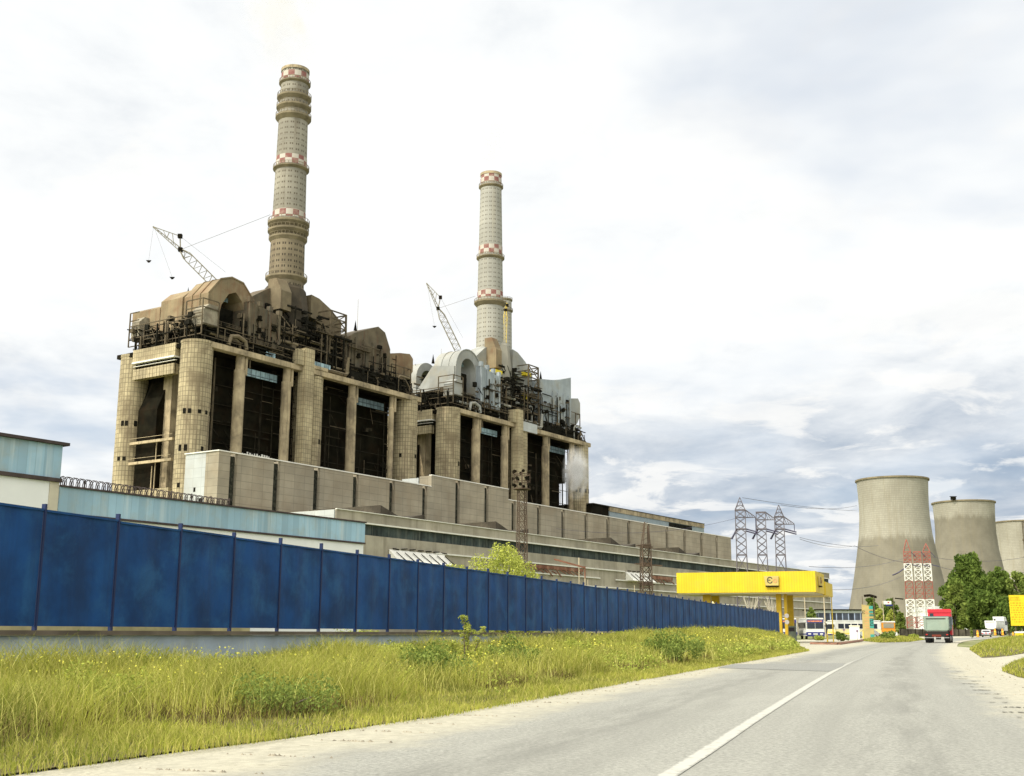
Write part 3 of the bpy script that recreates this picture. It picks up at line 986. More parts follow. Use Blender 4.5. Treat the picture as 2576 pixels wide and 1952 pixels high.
for (a, c) in ((81, 104), (207, 224)):
    aw = MB()
    aw.face([(a, -0.2, 21.6), (c, -0.2, 21.6), (c, -3.4, 18.6), (a, -3.4, 18.6)]).face([(a, -3.4, 18.5), (c, -3.4, 18.5), (c, -0.2, 21.5), (a, -0.2, 21.5)])
    aw.face([(a, -0.2, 21.6), (a, -3.4, 18.6), (a, -0.2, 18.6)]).face([(c, -0.2, 21.6), (c, -3.4, 18.6), (c, -0.2, 18.6)])
    awo = aw.build('awning', m_ledge, hl)
    sb = MB()
    k = a + 1.0
    while k < c:
        sb.beam((k + 0.4, -1.4, 21.0), (k + 2.4, -3.6, 18.5), 0.2)
        sb.beam((k + 0.3, -0.4, 21.9), (k + 2.6, -0.4, 21.9 + rng.uniform(-0.2, 0.3)), 0.25)
        k += 3.4
    sb.build('awning_strut', m_black, awo)

m_vent = M('rusted_vent_sheet', (0.045, 0.038, 0.026), 0.4, 0.2, dirt=(0.16, 0.14, 0.10), dirt_amt=0.4)
for i, (u, wd, lab) in enumerate(((243, 19, 'largest dark butterfly roof ventilator, nearest the white gable end of the hall roof'),
                                  (298, 18.5, 'dark butterfly roof ventilator behind the floodlight mast'),
                                  (371, 19, 'dark butterfly roof ventilator left of the rusty lattice pylon'),
                                  (427, 19.5, 'pale-bottomed butterfly roof ventilator right of the rusty lattice pylon'))):
    v = thing('roof_ventilator', lab, 'roof vent', pw(u, 203, 30.0), PRZ, 'butterfly ventilators along the turbine hall roof')
    MB().prism([(0, 1.0), (0, 4.6), (wd * 0.40, 2.3), (wd * 0.56, 2.0), (wd, 3.6), (wd, 0.9), (wd * 0.56, 0.35), (wd * 0.4, 0.3)], 'y', 0, 26).build('vent_hood', m_vent, v)
    MB().box(wd * 0.3, wd * 0.72, 0.4, 25.6, 0.0, 0.8).build('vent_base', m_ledge if i == 3 else m_hall, v)
# long low building behind the bunker
rb = thing('rear_hall', 'low flat-roofed hall with a pale blue band behind the bunker end', 'building', pw(462, 262), PRZ)
MB().box(16, 120.7, 0, 30, 0, 56.4).build('wall', M('blue_grey_sheet', (0.27, 0.32, 0.33), 0.12, 0.2), rb)
MB().box(16, 120.7, -0.3, 30, 56.41, 58.5).build('parapet', m_conc, rb)
MB().box(78, 105.5, -0.06, 0.2, 53.6, 56.2).build('window', m_black, rb)
MB().box(0, 15.98, 0.4, 30, 0, 58.3).build('dark_bay', m_dark, rb)
MB().box(0, 121, -0.5, 31, 58.51, 58.8).build('roof_edge', m_vent, rb)

# ================================================================ blue and white building
m_bluec = M('pale_blue_cladding', (0.30, 0.455, 0.55), 0.12, 0.15, rough=0.6, streak=(0.56, 0.65, 0.66), streak_amt=0.65, streak_scale=1.0, grid=(0.62, 30), grid_dark=0.86, grid_w=0.03, tone=0.13,
            dirt=(0.34, 0.30, 0.17), dirt_amt=0.4, dirt_scale=0.35)
m_white = M('white_wall', (0.80, 0.80, 0.77), 0.05, 0.3, dirt=(0.55, 0.52, 0.42), dirt_amt=0.25)
m_trim = M('dark_trim', (0.06, 0.045, 0.04), 0.3, 1.0)
bb = thing('office_building', 'white building with pale blue cladding bands behind the blue fence', 'building', pw(46.1, 65), PRZ)
MB().box(-30, 0, 0, 14, 10.65, 12.75).build('upper_cladding', m_bluec, bb)
MB().box(-30.2, 0.35, -0.25, 14.2, 12.76, 12.95).box(-30, 0.1, -0.12, 14, 10.4, 10.64).build('roof_trim', m_trim, bb)
MB().box(-30, -0.7, 0.06, 14, 0, 10.39).build('white_wall', m_white, bb)
MB().box(-30, 17, -0.10, -0.06, 0, 2.2).build('plinth', M('beige_plinth', (0.36, 0.31, 0.17), 0.25, 0.6, dirt=(0.16, 0.15, 0.07), dirt_amt=0.6), bb)
MB().box(-0.68, 0, 0.02, 13.9, 0, 10.39).build('corner_pier', M('beige_pier', (0.55, 0.50, 0.38), 0.1, 0.5), bb)
MB().box(0.02, 29.7, -0.05, 13.5, 8.5, 10.12).build('lower_cladding', m_bluec, bb)
MB().box(0.02, 29.8, -0.15, 13.6, 10.13, 10.24).box(0.02, 29.75, -0.12, 13.5, 8.36, 8.49).build('cladding_trim', m_trim, bb)
MB().box(0.02, 29.6, 0.0, 13.4, 0, 8.35).build('long_white_wall', m_white, bb)
# razor wire
rw = MB()
for seg in range(2):
    pts = []
    n = 330
    for k in range(n):
        t = k / (n - 1)
        x = 0.2 + t * 14.5
        a = t * 14.5 / 0.50 * 2 * math.pi + seg * 2.1
        rr_ = 0.30 * (1 - 0.25 * t)
        pts.append((x, 0.2 + rr_ * math.cos(a) * 0.8, 10.24 + rr_ + rr_ * math.sin(a)))
    rw.tube(pts, 0.028, 4)
for k in range(9):
    rw.beam((0.2 + k * 1.8, 0.2, 10.24), (0.2 + k * 1.8, 0.2, 10.8), 0.05)
o = tag(rw.build('razor_wire', m_trim), 'coiled dark razor wire along the edge of the long pale blue roof', 'razor wire')
o.location = pw(46.1, 65)
o.rotation_euler = (0, 0, PRZ)

# ================================================================ the blue fence
FAZ = 19.5
FRZ = R(90 - FAZ)
fn = thing('metal_fence', 'long dark blue sheet metal fence on a low pale blue wall', 'fence',
           (14.4 * math.sin(R(FAZ - 90)), 14.4 * math.cos(R(FAZ - 90)), 0), FRZ)
m_fblue = M('dark_blue_paint', (0.004, 0.046, 0.155), 0.35, 0.9, rough=0.6, dirt=(0.016, 0.092, 0.225), dirt_amt=0.8, dirt_scale=1.0, spec=0.2, streak=(0.006, 0.030, 0.085), streak_amt=0.4, streak_scale=2.2)  # lighter mottling: windscreen reflections put into the paint colour
m_fpost = M('blue_post_paint', (0.004, 0.015, 0.065), 0.2, 1.0, rough=0.5)
m_fwall = M('pale_blue_wall', (0.40, 0.47, 0.53), 0.12, 0.8, dirt=(0.30, 0.30, 0.25), dirt_amt=0.5, dirt_scale=0.9, streak=(0.28, 0.30, 0.30), streak_amt=0.5)
m_fcap = M('dark_wall_cap', (0.13, 0.105, 0.075), 0.3, 1.0)
SP = 1.985
x0f = 16.45
for k in range(-4, 52):
    x = x0f + k * SP
    rise = 0.0
    zt, zb_ = 3.16 + rng.uniform(-0.02, 0.02), 1.20 + rng.uniform(-0.015, 0.015)
    pn = MB()
    n = 13
    # folded sheet
    for j in range(n):
        xa = x + 0.04 + (SP - 0.08) * j / n
        xb = x + 0.04 + (SP - 0.08) * (j + 1) / n
        ya, yb = 0.012 * math.sin(j * 0.9), 0.012 * math.sin((j + 1) * 0.9)
        pn.face([(xa, ya, zb_), (xb, yb, zb_), (xb, yb, zt), (xa, ya, zt)])
        pn.face([(xa, ya + 0.02, zb_), (xa, ya + 0.02, zt), (xb, yb + 0.02, zt), (xb, yb + 0.02, zb_)])
    pn.box(x + 0.04, x + SP - 0.04, -0.025, 0.045, zt - 0.02, zt + 0.02)
    pn.build('panel', m_fblue, fn)
    MB().box(x - 0.022, x + 0.022, -0.03, 0.05, 1.0, 3.28 + rng.uniform(-0.03, 0.03)).build('post', m_fpost, fn)
MB().box(x0f - 9, x0f + 52 * SP, -0.10, 0.14, -0.6, 1.05).build('base_wall', m_fwall, fn)
MB().box(x0f - 9, x0f + 52 * SP, -0.19, 0.22, 1.055, 1.135).build('wall_cap', m_fcap, fn)

# ================================================================ ground
m_ground = bpy.data.materials.new('field')
m_ground.use_nodes = True
t = NT(m_ground.node_tree)
ob = t.n('ShaderNodeTexCoord').outputs['Object']
c = t.mix(t.ramp(t.noise(ob, 0.6, 8, 0.65), 0.3, 0.7), (0.085, 0.11, 0.022), (0.20, 0.21, 0.06))
c = t.mix(t.math('MULTIPLY', t.ramp(t.noise(ob, 0.05, 6), 0.5, 0.65), 0.5), c, (0.30, 0.26, 0.16))
p = t.n('ShaderNodeBsdfPrincipled')
t.set(p.inputs['Base Color'], c)
p.inputs['Roughness'].default_value = 0.95
o = t.n('ShaderNodeOutputMaterial')
t.t.links.new(p.outputs[0], o.inputs[0])
mb = MB()
ys = [-80, -20, 0, 20, 45, 48, 51, 54, 57, 60, 80, 120, 180, 240, 299, 301, 600, 1500, 4000]
for a, c_ in zip(ys, ys[1:]):
    za, zb_ = gz(a) - 0.03, gz(c_) - 0.03
    mb.face([(-4000, a, za), (4000, a, za), (4000, c_, zb_), (-4000, c_, zb_)])
struct('ground', mb, m_ground)

# road: centre line through ground points (distance along, then across)
cl = [(-9.2, -20), (-1.95, 0.0), (1.35, 10.1), (3.7, 17.6), (9.2, 34.8), (14.9, 52), (22.6, 74), (31.5, 98), (41.4, 124), (52.5, 151), (66, 180), (84, 214), (106, 250), (140, 298), (190, 360)]


def resample(pts, step):
    out = []
    P_ = [Vector(p).to_3d() for p in pts]
    for i in range(len(P_) - 1):
        p0, p1, p2, p3 = P_[max(i - 1, 0)], P_[i], P_[i + 1], P_[min(i + 2, len(P_) - 1)]
        n = max(1, int((p2 - p1).length / step))
        for k in range(n):
            s = k / n
            out.append(0.5 * ((2 * p1) + (-p0 + p2) * s + (2 * p0 - 5 * p1 + 4 * p2 - p3) * s * s + (-p0 + 3 * p1 - 3 * p2 + p3) * s ** 3))
    out.append(P_[-1])
    return out


path = resample(cl, 1.5)
arc = [0.0]
for a, c_ in zip(path, path[1:]):
    arc.append(arc[-1] + (c_ - a).length)
nrm = []
for i in range(len(path)):
    d = path[min(i + 1, len(path) - 1)] - path[max(i - 1, 0)]
    d.normalize()
    nrm.append(Vector((d.y, -d.x, 0)))


def strip(v0, v1, lift, nv=1, s0=0, s1=1e9):
    mb = MB()
    for i in range(len(path) - 1):
        if arc[i] < s0 or arc[i + 1] > s1:
            continue
        for k in range(nv):
            q, uv = [], []
            for (j, f) in ((i, k / nv), (i, (k + 1) / nv), (i + 1, (k + 1) / nv), (i + 1, k / nv)):
                a = v0(arc[j]) if callable(v0) else v0
                e = v1(arc[j]) if callable(v1) else v1
                v = a + (e - a) * f
                p_ = path[j] + nrm[j] * v
                q.append((p_.x, p_.y, gz(p_.y) + lift))
                uv.append((v, arc[j]))
            mb.face(q, 0, uv)
    return mb


def road_mat(name, asphalt, dust, edges_, dark=False):
    m = bpy.data.materials.new(name)
    m.use_nodes = True
    t = NT(m.node_tree)
    tcn = t.n('ShaderNodeTexCoord')
    ob = tcn.outputs['Object']
    u, v, _ = t.sep(tcn.outputs['UV'])
    c = t.mix(t.ramp(t.noise(ob, 22.0, 3, 0.7), 0.25, 0.75), tuple(a * 0.70 for a in asphalt), tuple(a * 1.30 for a in asphalt))
    c = t.mix(t.math('MULTIPLY', t.ramp(t.noise(ob, 90.0, 2, 0.6), 0.55, 0.8), 0.5), c, tuple(min(1, a * 2.0) for a in asphalt))
    # lanes worn lighter along the wheel tracks, tar darkened between
    lane = t.noise(t.comb(t.math('MULTIPLY', u, 1.1), t.math('MULTIPLY', v, 0.02), 0.0), 1.0, 4, 0.6)
    c = t.mix(t.math('MULTIPLY', t.ramp(lane, 0.42, 0.68), 0.45), c, tuple(a * 0.72 for a in asphalt))
    patch = t.noise(t.comb(t.math('MULTIPLY', u, 0.6), t.math('MULTIPLY', v, 0.15), 4.0), 1.0, 5, 0.65)
    c = t.mix(t.math('MULTIPLY', t.ramp(patch, 0.5, 0.7), 0.35), c, tuple(a * 1.25 for a in asphalt))
    if edges_:
        # oil and rubber down the middle of each lane
        for vc in (-1.75, 1.85):
            k_ = t.math('MULTIPLY', t.ramp(t.math('ABSOLUTE', t.math('SUBTRACT', u, vc)), 0.95, 0.1), t.ramp(t.noise(t.comb(t.math('MULTIPLY', u, 2.2), t.math('MULTIPLY', v, 0.25), 2.0), 1.0, 7, 0.72), 0.38, 0.62))
            c = t.mix(t.math('MULTIPLY', k_, 0.38), c, tuple(a * 0.45 for a in asphalt))
        e0, e1 = edges_
        wob = t.math('MULTIPLY', t.math('SUBTRACT', t.noise(t.comb(t.math('MULTIPLY', u, 0.8), t.math('MULTIPLY', v, 0.35), 0.0), 1.0, 7, 0.7), 0.5), 2.4)
        uu = t.math('ADD', u, wob)
        k = t.math('MAXIMUM', t.ramp(uu, e0 + 0.75, e0 - 0.35), t.ramp(uu, e1 - 0.45, e1 + 0.45))
        dustc = t.mix(t.ramp(t.noise(ob, 6.0, 6, 0.7), 0.3, 0.7), tuple(a * 0.8 for a in dust), tuple(a * 1.12 for a in dust))
        dustc = t.mix(t.math('MULTIPLY', t.ramp(t.noise(ob, 5.5, 3, 0.5), 0.66, 0.72), 0.6), dustc, (0.13, 0.11, 0.08))
        c = t.mix(k, c, dustc)
    p = t.n('ShaderNodeBsdfPrincipled')
    t.set(p.inputs['Base Color'], c)
    p.inputs['Roughness'].default_value = 0.85
    p.inputs['Specular IOR Level'].default_value = 0.3
    b = t.n('ShaderNodeBump')
    b.inputs['Strength'].default_value = 0.35
    b.inputs['Distance'].default_value = 0.02
    t.set(b.inputs['Height'], t.noise(ob, 45.0, 4, 0.7))
    t.set(p.inputs['Normal'], b.outputs[0])
    o = t.n('ShaderNodeOutputMaterial')
    t.t.links.new(p.outputs[0], o.inputs[0])
    return m


ASP = (0.265, 0.262, 0.225)
DUST = (0.40, 0.375, 0.285)
m_road = road_mat('worn_asphalt', ASP, DUST, (-3.3, 3.55))
m_verge = road_mat('sandy_verge', DUST, DUST, None)


def right_edge(s):
    return 14.0 if s < 60 else max(4.6, 14.0 - (s - 60) * 0.14)


struct('verge', strip(lambda s: -6.2 if s < 40 else -4.6 if s < 100 else -4.6 - min(10, (s - 100) * 0.22), right_edge, 0.0, 6), m_verge)
struct('road', strip(-4.3, 4.6, 0.008, 6), m_road)
m_line = bpy.data.materials.new('worn_white_line')
m_line.use_nodes = True
t = NT(m_line.node_tree)
tcn = t.n('ShaderNodeTexCoord')
u, v, _ = t.sep(tcn.outputs['UV'])
wear = t.noise(tcn.outputs['Object'], 7.0, 5, 0.7)
# scuffed at its edges, and worn almost away where the bend is driven over
k_ = t.math('ADD', t.math('MULTIPLY', t.ramp(v, 56.0, 96.0), 0.40), t.math('MULTIPLY', t.ramp(t.math('ABSOLUTE', u), 0.045, 0.085), 0.22))
k_ = t.ramp(t.math('ADD', wear, k_), 0.48, 0.72)
c = t.mix(k_, (0.44, 0.43, 0.37), ASP)
p = t.n('ShaderNodeBsdfPrincipled')
t.set(p.inputs['Base Color'], c)
p.inputs['Roughness'].default_value = 0.8
o = t.n('ShaderNodeOutputMaterial')
t.t.links.new(p.outputs[0], o.inputs[0])
struct('road_marking', strip(-0.085, 0.085, 0.014), m_line)
m_patch = road_mat('dark_asphalt_patch', (0.225, 0.225, 0.20), DUST, None)
q = [gp(*a) for a in ((1806, 1681), (1846, 1671.5), (2128, 1669), (2120, 1677), (2090, 1690))]
struct('road_patch', MB().face([(a.x, a.y, a.z + 0.016) for a in q]), m_patch)
mbp = MB()
for k in range(260):
    g_ = rng.choice((19, 23, 26, 29, 32, 37, 41))
    sy = g_ + rng.gauss(0, 0.9)
    i = min(range(len(path)), key=lambda j: abs(path[j].y - sy))
    p_ = path[i] + nrm[i] * (3.5 + 0.12 * math.sin(sy * 1.7) + rng.gauss(0, 0.09))
    n = 7
    r0 = rng.uniform(0.012, 0.05)
    mbp.face([(p_.x + math.cos(2 * math.pi * a / n) * r0 * rng.uniform(0.4, 1.2), p_.y + math.sin(2 * math.pi * a / n) * r0 * 1.6 * rng.uniform(0.4, 1.2), gz(p_.y) + 0.016 + k * 0.00003) for a in range(n)])
struct('road_edge_break', mbp, M('dark_tar', (0.07, 0.062, 0.05), 0.3, 2.0))
q = [gp(*a) for a in ((2010, 1633), (2120, 1634), (2260, 1622), (2300, 1614), (2230, 1611), (2030, 1609), (1965, 1612))]
struct('forecourt', MB().face([(a.x, a.y, a.z + 0.004) for a in q]), m_verge)
tag(MB().tube([gp(2040, 1621) + Vector((0, 0, 0.06)), gp(2110, 1622) + Vector((0, 0, 0.07)), gp(2165, 1614) + Vector((0, 0, 0.07)), gp(2172, 1612) + Vector((0, 0, 0.06))], 0.17, 6).build(
    'kerb', M('red_brown_kerb', (0.25, 0.13, 0.085), 0.2, 2.0)), None, None, None, 'structure')

# loose stones on both verges
V_, n_ = [], 0
for k in range(1500):
    left = rng.random() < 0.55
    sy = 6 + 60 * rng.random() ** 1.6
    i = min(range(len(path)), key=lambda j: abs(path[j].y - sy))
    vv = -3.7 + rng.gauss(0, 0.25) if left else 3.9 + abs(rng.gauss(0, 1.2))
    p_ = path[i] + nrm[i] * vv
    r0 = rng.uniform(0.006, 0.022) * (1.6 if rng.random() < 0.06 else 1)
    z_ = gz(p_.y) + 0.008
    a0 = rng.uniform(0, 6.28)
    b_ = [(p_.x + r0 * math.cos(a0 + q * 1.571) * rng.uniform(0.7, 1.3), p_.y + r0 * math.sin(a0 + q * 1.571) * rng.uniform(0.7, 1.3), z_) for q in range(4)]
    tp_ = (p_.x + rng.uniform(-0.3, 0.3) * r0, p_.y, z_ + r0 * rng.uniform(0.6, 1.1))
    for q in range(4):
        V_ += [b_[q], b_[(q + 1) % 4], tp_]
        n_ += 1
me = bpy.data.meshes.new('gravel')
me.from_pydata(V_, [], [(3 * q, 3 * q + 1, 3 * q + 2) for q in range(n_)])
me.materials.append(M('grey_stones', (0.26, 0.23, 0.17), 0.5, 6.0))
gv_ = bpy.data.objects.new('gravel', me)
COL.objects.link(gv_)
gv_['kind'] = 'stuff'

# ---------------------------------------------------------------- grass bank
gaz = R(17.9)


def line_left(yv):
    """x of the grass edge on the road's left side"""
    i = min(range(len(path)), key=lambda j: abs(path[j].y - yv))
    return path[i] + nrm[i] * (-4.15 - max(0.0, yv - 72.0) * 0.15 - max(0.0, 15.0 - max(yv, 2.0)) * 0.12)


bank_pts = [line_left(y) for y in np.arange(-4, 112, 2.0)]


def fence_at(p):
    """distance along the fence to the point opposite p and the offset towards the road"""
    f = Vector((math.sin(R(FAZ)), math.cos(R(FAZ)), 0))
    n = Vector((math.sin(R(FAZ + 90)), math.cos(R(FAZ + 90)), 0))
    return p.dot(f), p.dot(n) + 14.4


def bank_h(s, f):
    """height of the bank: s along the fence, f 0 at the road edge, 1 at the fence"""
    hmax = 0.33 + 0.59 * min(max((s - 24) / 45, 0), 1) + 0.15 * min(max((s - 70) / 30, 0), 1)
    hmax *= 1 - 0.6 * min(max((s - 84) / 32, 0), 1)
    e = f * f * (3 - 2 * f)
    return hmax * (0.25 * f + 0.75 * e) + 0.02


mb = MB()
NB = 10
rows = []
fd = Vector((math.sin(R(FAZ)), math.cos(R(FAZ)), 0))
fnv = Vector((math.sin(R(FAZ + 90)), math.cos(R(FAZ + 90)), 0))
for p_ in bank_pts:
    s, off = fence_at(p_)
    row = []
    for k in range(NB + 1):
        f = k / NB
        q_ = p_ - fnv * (off - 0.1) * f
        row.append((q_.x, q_.y, gz(q_.y) + bank_h(s, f)))
    rows.append(row)
for a, c_ in zip(rows, rows[1:]):
    for k in range(NB):
        mb.face([a[k], c_[k], c_[k + 1], a[k + 1]])
m_soil = M('bank_soil', (0.10, 0.085, 0.03), 0.4, 1.5, dirt=(0.09, 0.06, 0.03), dirt_amt=0.6, dirt_scale=0.8)
struct('bank', mb, m_soil, True)


def leaf_mat(name, a, b, sc_=0.6, trans=0.35, dry=None):
    m = bpy.data.materials.new(name)
    m.use_nodes = True
    t = NT(m.node_tree)
    tcn = t.n('ShaderNodeTexCoord')
    ob = tcn.outputs['Object']
    c = t.mix(t.ramp(t.noise(ob, sc_, 4, 0.6), 0.32, 0.68), a, b)
    c = t.mix(t.math('MULTIPLY', t.ramp(t.noise(ob, sc_ * 0.35, 5, 0.65), 0.46, 0.66), 0.55), c, (a[0] * 0.55, a[1] * 0.62, a[2] * 0.8))
    at = t.n('ShaderNodeAttribute', attribute_name='tone')
    c = t.mix(t.math('MULTIPLY', at.outputs['Fac'], 0.7), c, dry or tuple(min(1, v * 1.8) for v in b))
    d = t.n('ShaderNodeBsdfDiffuse')
    t.set(d.inputs[0], c)
    tr = t.n('ShaderNodeBsdfTranslucent')
    t.set(tr.inputs[0], c)
    mx = t.n('ShaderNodeMixShader')
    mx.inputs[0].default_value = trans
    t.t.links.new(d.outputs[0], mx.inputs[1])
    t.t.links.new(tr.outputs[0], mx.inputs[2])
    o = t.n('ShaderNodeOutputMaterial')
    t.t.links.new(mx.outputs[0], o.inputs[0])
    return m


def quads_mesh(name, V, nface, per, mats, tone=None, parent=None):
    """V: (nface*per, 3) array, each face of per vertices"""
    me = bpy.data.meshes.new(name)
    me.vertices.add(nface * per)
    me.vertices.foreach_set('co', V.astype(np.float32).ravel())
    me.loops.add(nface * per)
    me.loops.foreach_set('vertex_index', np.arange(nface * per, dtype=np.int32))
    me.polygons.add(nface)
    me.polygons.foreach_set('loop_start', np.arange(0, nface * per, per, dtype=np.int32))
    me.polygons.foreach_set('loop_total', np.full(nface, per, dtype=np.int32))
    me.update(calc_edges=True)
    me.materials.append(mats)
    if tone is not None:
        at = me.attributes.new('tone', 'FLOAT', 'FACE')
        at.data.foreach_set('value', tone.astype(np.float32))
    o = bpy.data.objects.new(name, me)
    COL.objects.link(o)
    if parent:
        o.parent = parent
    return o


def blades(base, height, width, lean=0.35):
    """two-piece bent grass blades: faces of a quad and a triangle folded into one 5-gon pair"""
    n = len(base)
    a = nr.uniform(0, 2 * np.pi, n)
    sx = np.stack([np.cos(a), np.sin(a), np.zeros(n)], 1) * (width / 2)[:, None]
    b = nr.uniform(0, 2 * np.pi, n)
    ln = np.stack([np.cos(b), np.sin(b), np.zeros(n)], 1) * (height * nr.uniform(0.05, lean, n))[:, None]
    upv = np.zeros((n, 3))
    upv[:, 2] = 1
    m = base + upv * (height * 0.55)[:, None] + ln * 0.35
    tp = base + upv * (height * nr.uniform(0.85, 1.0, n))[:, None] + ln * 1.2
    q1 = np.stack([base - sx, base + sx, m + sx * 0.8, m - sx * 0.8], 1)
    q2 = np.stack([m - sx * 0.8, m + sx * 0.8, tp + sx * 0.15, tp - sx * 0.15], 1)
    return np.concatenate([q1, q2], 1).reshape(-1, 3), 2 * n


def bank_points(n, smin, smax, fmin=0.0, fmax=1.0, power=1.0):
    """random points on the bank, denser near the camera"""
    bp = np.array([[p.x, p.y] for p in bank_pts])
    idx = smin + (smax - smin) * nr.random(n) ** power
    i = np.clip(idx.astype(int), 0, len(bp) - 2)
    fr = (idx - i)[:, None]
    pe = bp[i] * (1 - fr) + bp[i + 1] * fr
    fn2 = np.array([fnv.x, fnv.y])
    fd2 = np.array([fd.x, fd.y])
    off = pe @ fn2 + 14.4
    s = pe @ fd2
    f = fmin + (fmax - fmin) * nr.random(n)
    q_ = pe - fn2[None] * ((off - 0.25) * f)[:, None]
    hm = 0.33 + 0.59 * np.clip((s - 24) / 45, 0, 1) + 0.15 * np.clip((s - 70) / 30, 0, 1)
    hm = hm * (1 - 0.6 * np.clip((s - 84) / 32, 0, 1))
    ff = np.clip(f, 0, 1)
    z = hm * (0.25 * ff + 0.75 * ff * ff * (3 - 2 * ff)) + 0.02 + np.array([gz(v) for v in q_[:, 1]])
    return np.concatenate([q_, z[:, None]], 1), f, s


m_grass = leaf_mat('meadow_grass', (0.175, 0.215, 0.028), (0.40, 0.42, 0.062), 0.9, 0.36, (0.66, 0.57, 0.19))


def vnoise(x, y):
    return 0.5 + 0.25 * np.sin(x * 0.9 + 1.3 * np.sin(y * 0.45)) + 0.25 * np.sin(y * 0.7 + 2.0 * np.sin(x * 0.33 + 1.0))


NG = 330000
Bp, f_, s_ = bank_points(NG, 4, len(bank_pts) - 1.01, -0.03, 1.0, 1.5)
step = np.clip((f_ - 0.05 - 0.22 * vnoise(Bp[:, 0] * 2.3 + 3, Bp[:, 1] * 1.7)) / 0.12, 0, 1)
hh = (0.13 + 0.40 * step) * nr.uniform(0.5, 1.25, NG) * (0.6 + 0.7 * vnoise(Bp[:, 0] * 1.6, Bp[:, 1] * 1.2))
hh *= np.where(f_ > 0.85, 0.65, 1.0)
foot = (f_ > 0.13) & (f_ < 0.40) & (vnoise(Bp[:, 0] * 1.3 + 9, Bp[:, 1] * 1.1 + 2) > 0.42) & (nr.random(NG) < 0.62)
Bp, f_, s_, hh = Bp[~foot], f_[~foot], s_[~foot], hh[~foot]
NG = len(Bp)
dist = np.hypot(Bp[:, 0], Bp[:, 1])
ww = np.clip(0.004 + dist * 0.00036, 0.006, 0.045) * nr.uniform(0.6, 1.4, NG)
V, nf = blades(Bp, hh, ww, 0.75)
tone = np.repeat(nr.random(NG) ** 1.7, 2)
tag(quads_mesh('grass', V, nf, 4, m_grass, tone), None, None, None, 'stuff')

# short brown stalks that darken the foot of the bank
ND = 26000
Bp, f_, s_ = bank_points(ND, 4, len(bank_pts) - 1.01, 0.15, 0.40, 1.5)
k_ = vnoise(Bp[:, 0] * 1.3 + 9, Bp[:, 1] * 1.1 + 2) > 0.42
Bp = Bp[k_]
hh = nr.uniform(0.08, 0.30, len(Bp))
ww = np.clip(0.006 + np.hypot(Bp[:, 0], Bp[:, 1]) * 0.0004, 0.008, 0.05)
V, nf = blades(Bp, hh, ww, 0.9)
tag(quads_mesh('brown_grass', V, nf, 4, leaf_mat('brown_stalks', (0.085, 0.065, 0.025), (0.17, 0.135, 0.05), 0.8, 0.15), nr.random(nf) ** 3), None, None, None, 'stuff')

# tall seeding stalks standing out of the meadow
NS = 3000
Bp, f_, s_ = bank_points(NS, 4, len(bank_pts) - 1.01, 0.1, 0.97, 1.4)
hh = nr.uniform(0.45, 0.75, NS)
ww = np.clip(0.003 + np.hypot(Bp[:, 0], Bp[:, 1]) * 0.00022, 0.004, 0.03)
V, nf = blades(Bp, hh, ww, 0.4)
tag(quads_mesh('tall_grass', V, nf, 4, leaf_mat('seed_stalks', (0.38, 0.39, 0.08), (0.55, 0.52, 0.17), 0.8, 0.3), nr.random(nf)), None, None, None, 'stuff')


def leaf_cloud(centres, radii, n, size, squash=(1, 1, 1)):
    """leaf quads spread through ellipsoidal clumps"""
    C_ = np.array(centres)
    Rr = np.array(radii)
    wgt = Rr ** 2.2
    k = nr.choice(len(C_), n, p=wgt / wgt.sum())
    d = nr.normal(size=(n, 3))
    d /= np.linalg.norm(d, axis=1)[:, None]
    rad = Rr[k] * nr.random(n) ** 0.42
    p = C_[k] + d * rad[:, None] * np.array(squash)
    a = nr.normal(size=(n, 3))
    a /= np.linalg.norm(a, axis=1)[:, None]
    b = np.cross(a, nr.normal(size=(n, 3)))
    b /= np.linalg.norm(b, axis=1)[:, None]
    s = size * nr.uniform(0.6, 1.4, n)[:, None]
    V = np.stack([p - a * s, p + b * s * 0.5, p + a * s, p - b * s * 0.5], 1).reshape(-1, 3)
    return V


def tree(name, label, cat, base, h, wid, n_leaf, size, mat, bark, seed, group=None, trunk_h=0.25, lobes=26, shape='round', tr=0.03):
    r = random.Random(seed)
    root = thing(name, label, cat, base, r.uniform(0, 6.28), group)
    tm = MB()
    th = h * trunk_h
    r0 = h * tr
    tm.tube([(0, 0, -0.3), (0.02 * h, 0, th * 0.6), (0, 0.02 * h, th), (0.0, 0, h * 0.7)], [r0, r0 * 0.8, r0 * 0.65, r0 * 0.2], 8)
    cs, rs = [], []
    for k in range(lobes):
        f = (k + 0.5) / lobes
        z = th * 0.8 + (h - th * 0.8) * f
        if shape == 'round':
            env = math.sin(math.pi * min(0.97, 0.12 + 0.86 * f)) ** 0.6
        elif shape == 'cone':
            env = (1 - f) ** 0.6 * 0.9 + 0.12
        else:
            env = 0.55 + 0.35 * math.sin(math.pi * f)
        a = k * 2.4 + r.uniform(-0.5, 0.5)
        rad = wid / 2 * env * r.uniform(0.35, 0.85)
        c_ = (rad * math.cos(a), rad * math.sin(a), z * r.uniform(0.94, 1.0))
        cs.append(c_)
        rs.append(wid * r.uniform(0.10, 0.19) * (0.6 + 0.4 * env))
        if k % 2 == 0:
            zb = max(th * 0.7, z - rad * 0.9)
            tm.tube([(0, 0, min(zb, h * 0.65)), (c_[0] * 0.5, c_[1] * 0.5, (zb + c_[2]) / 2 + 0.1), c_], [r0 * 0.35, r0 * 0.25, r0 * 0.08], 5)
    tm.build('trunk', bark, root, True)
    V = leaf_cloud(cs, rs, n_leaf, size)
    quads_mesh('crown', V, n_leaf, 4, mat, nr.random(n_leaf) ** 2, root)
    return root


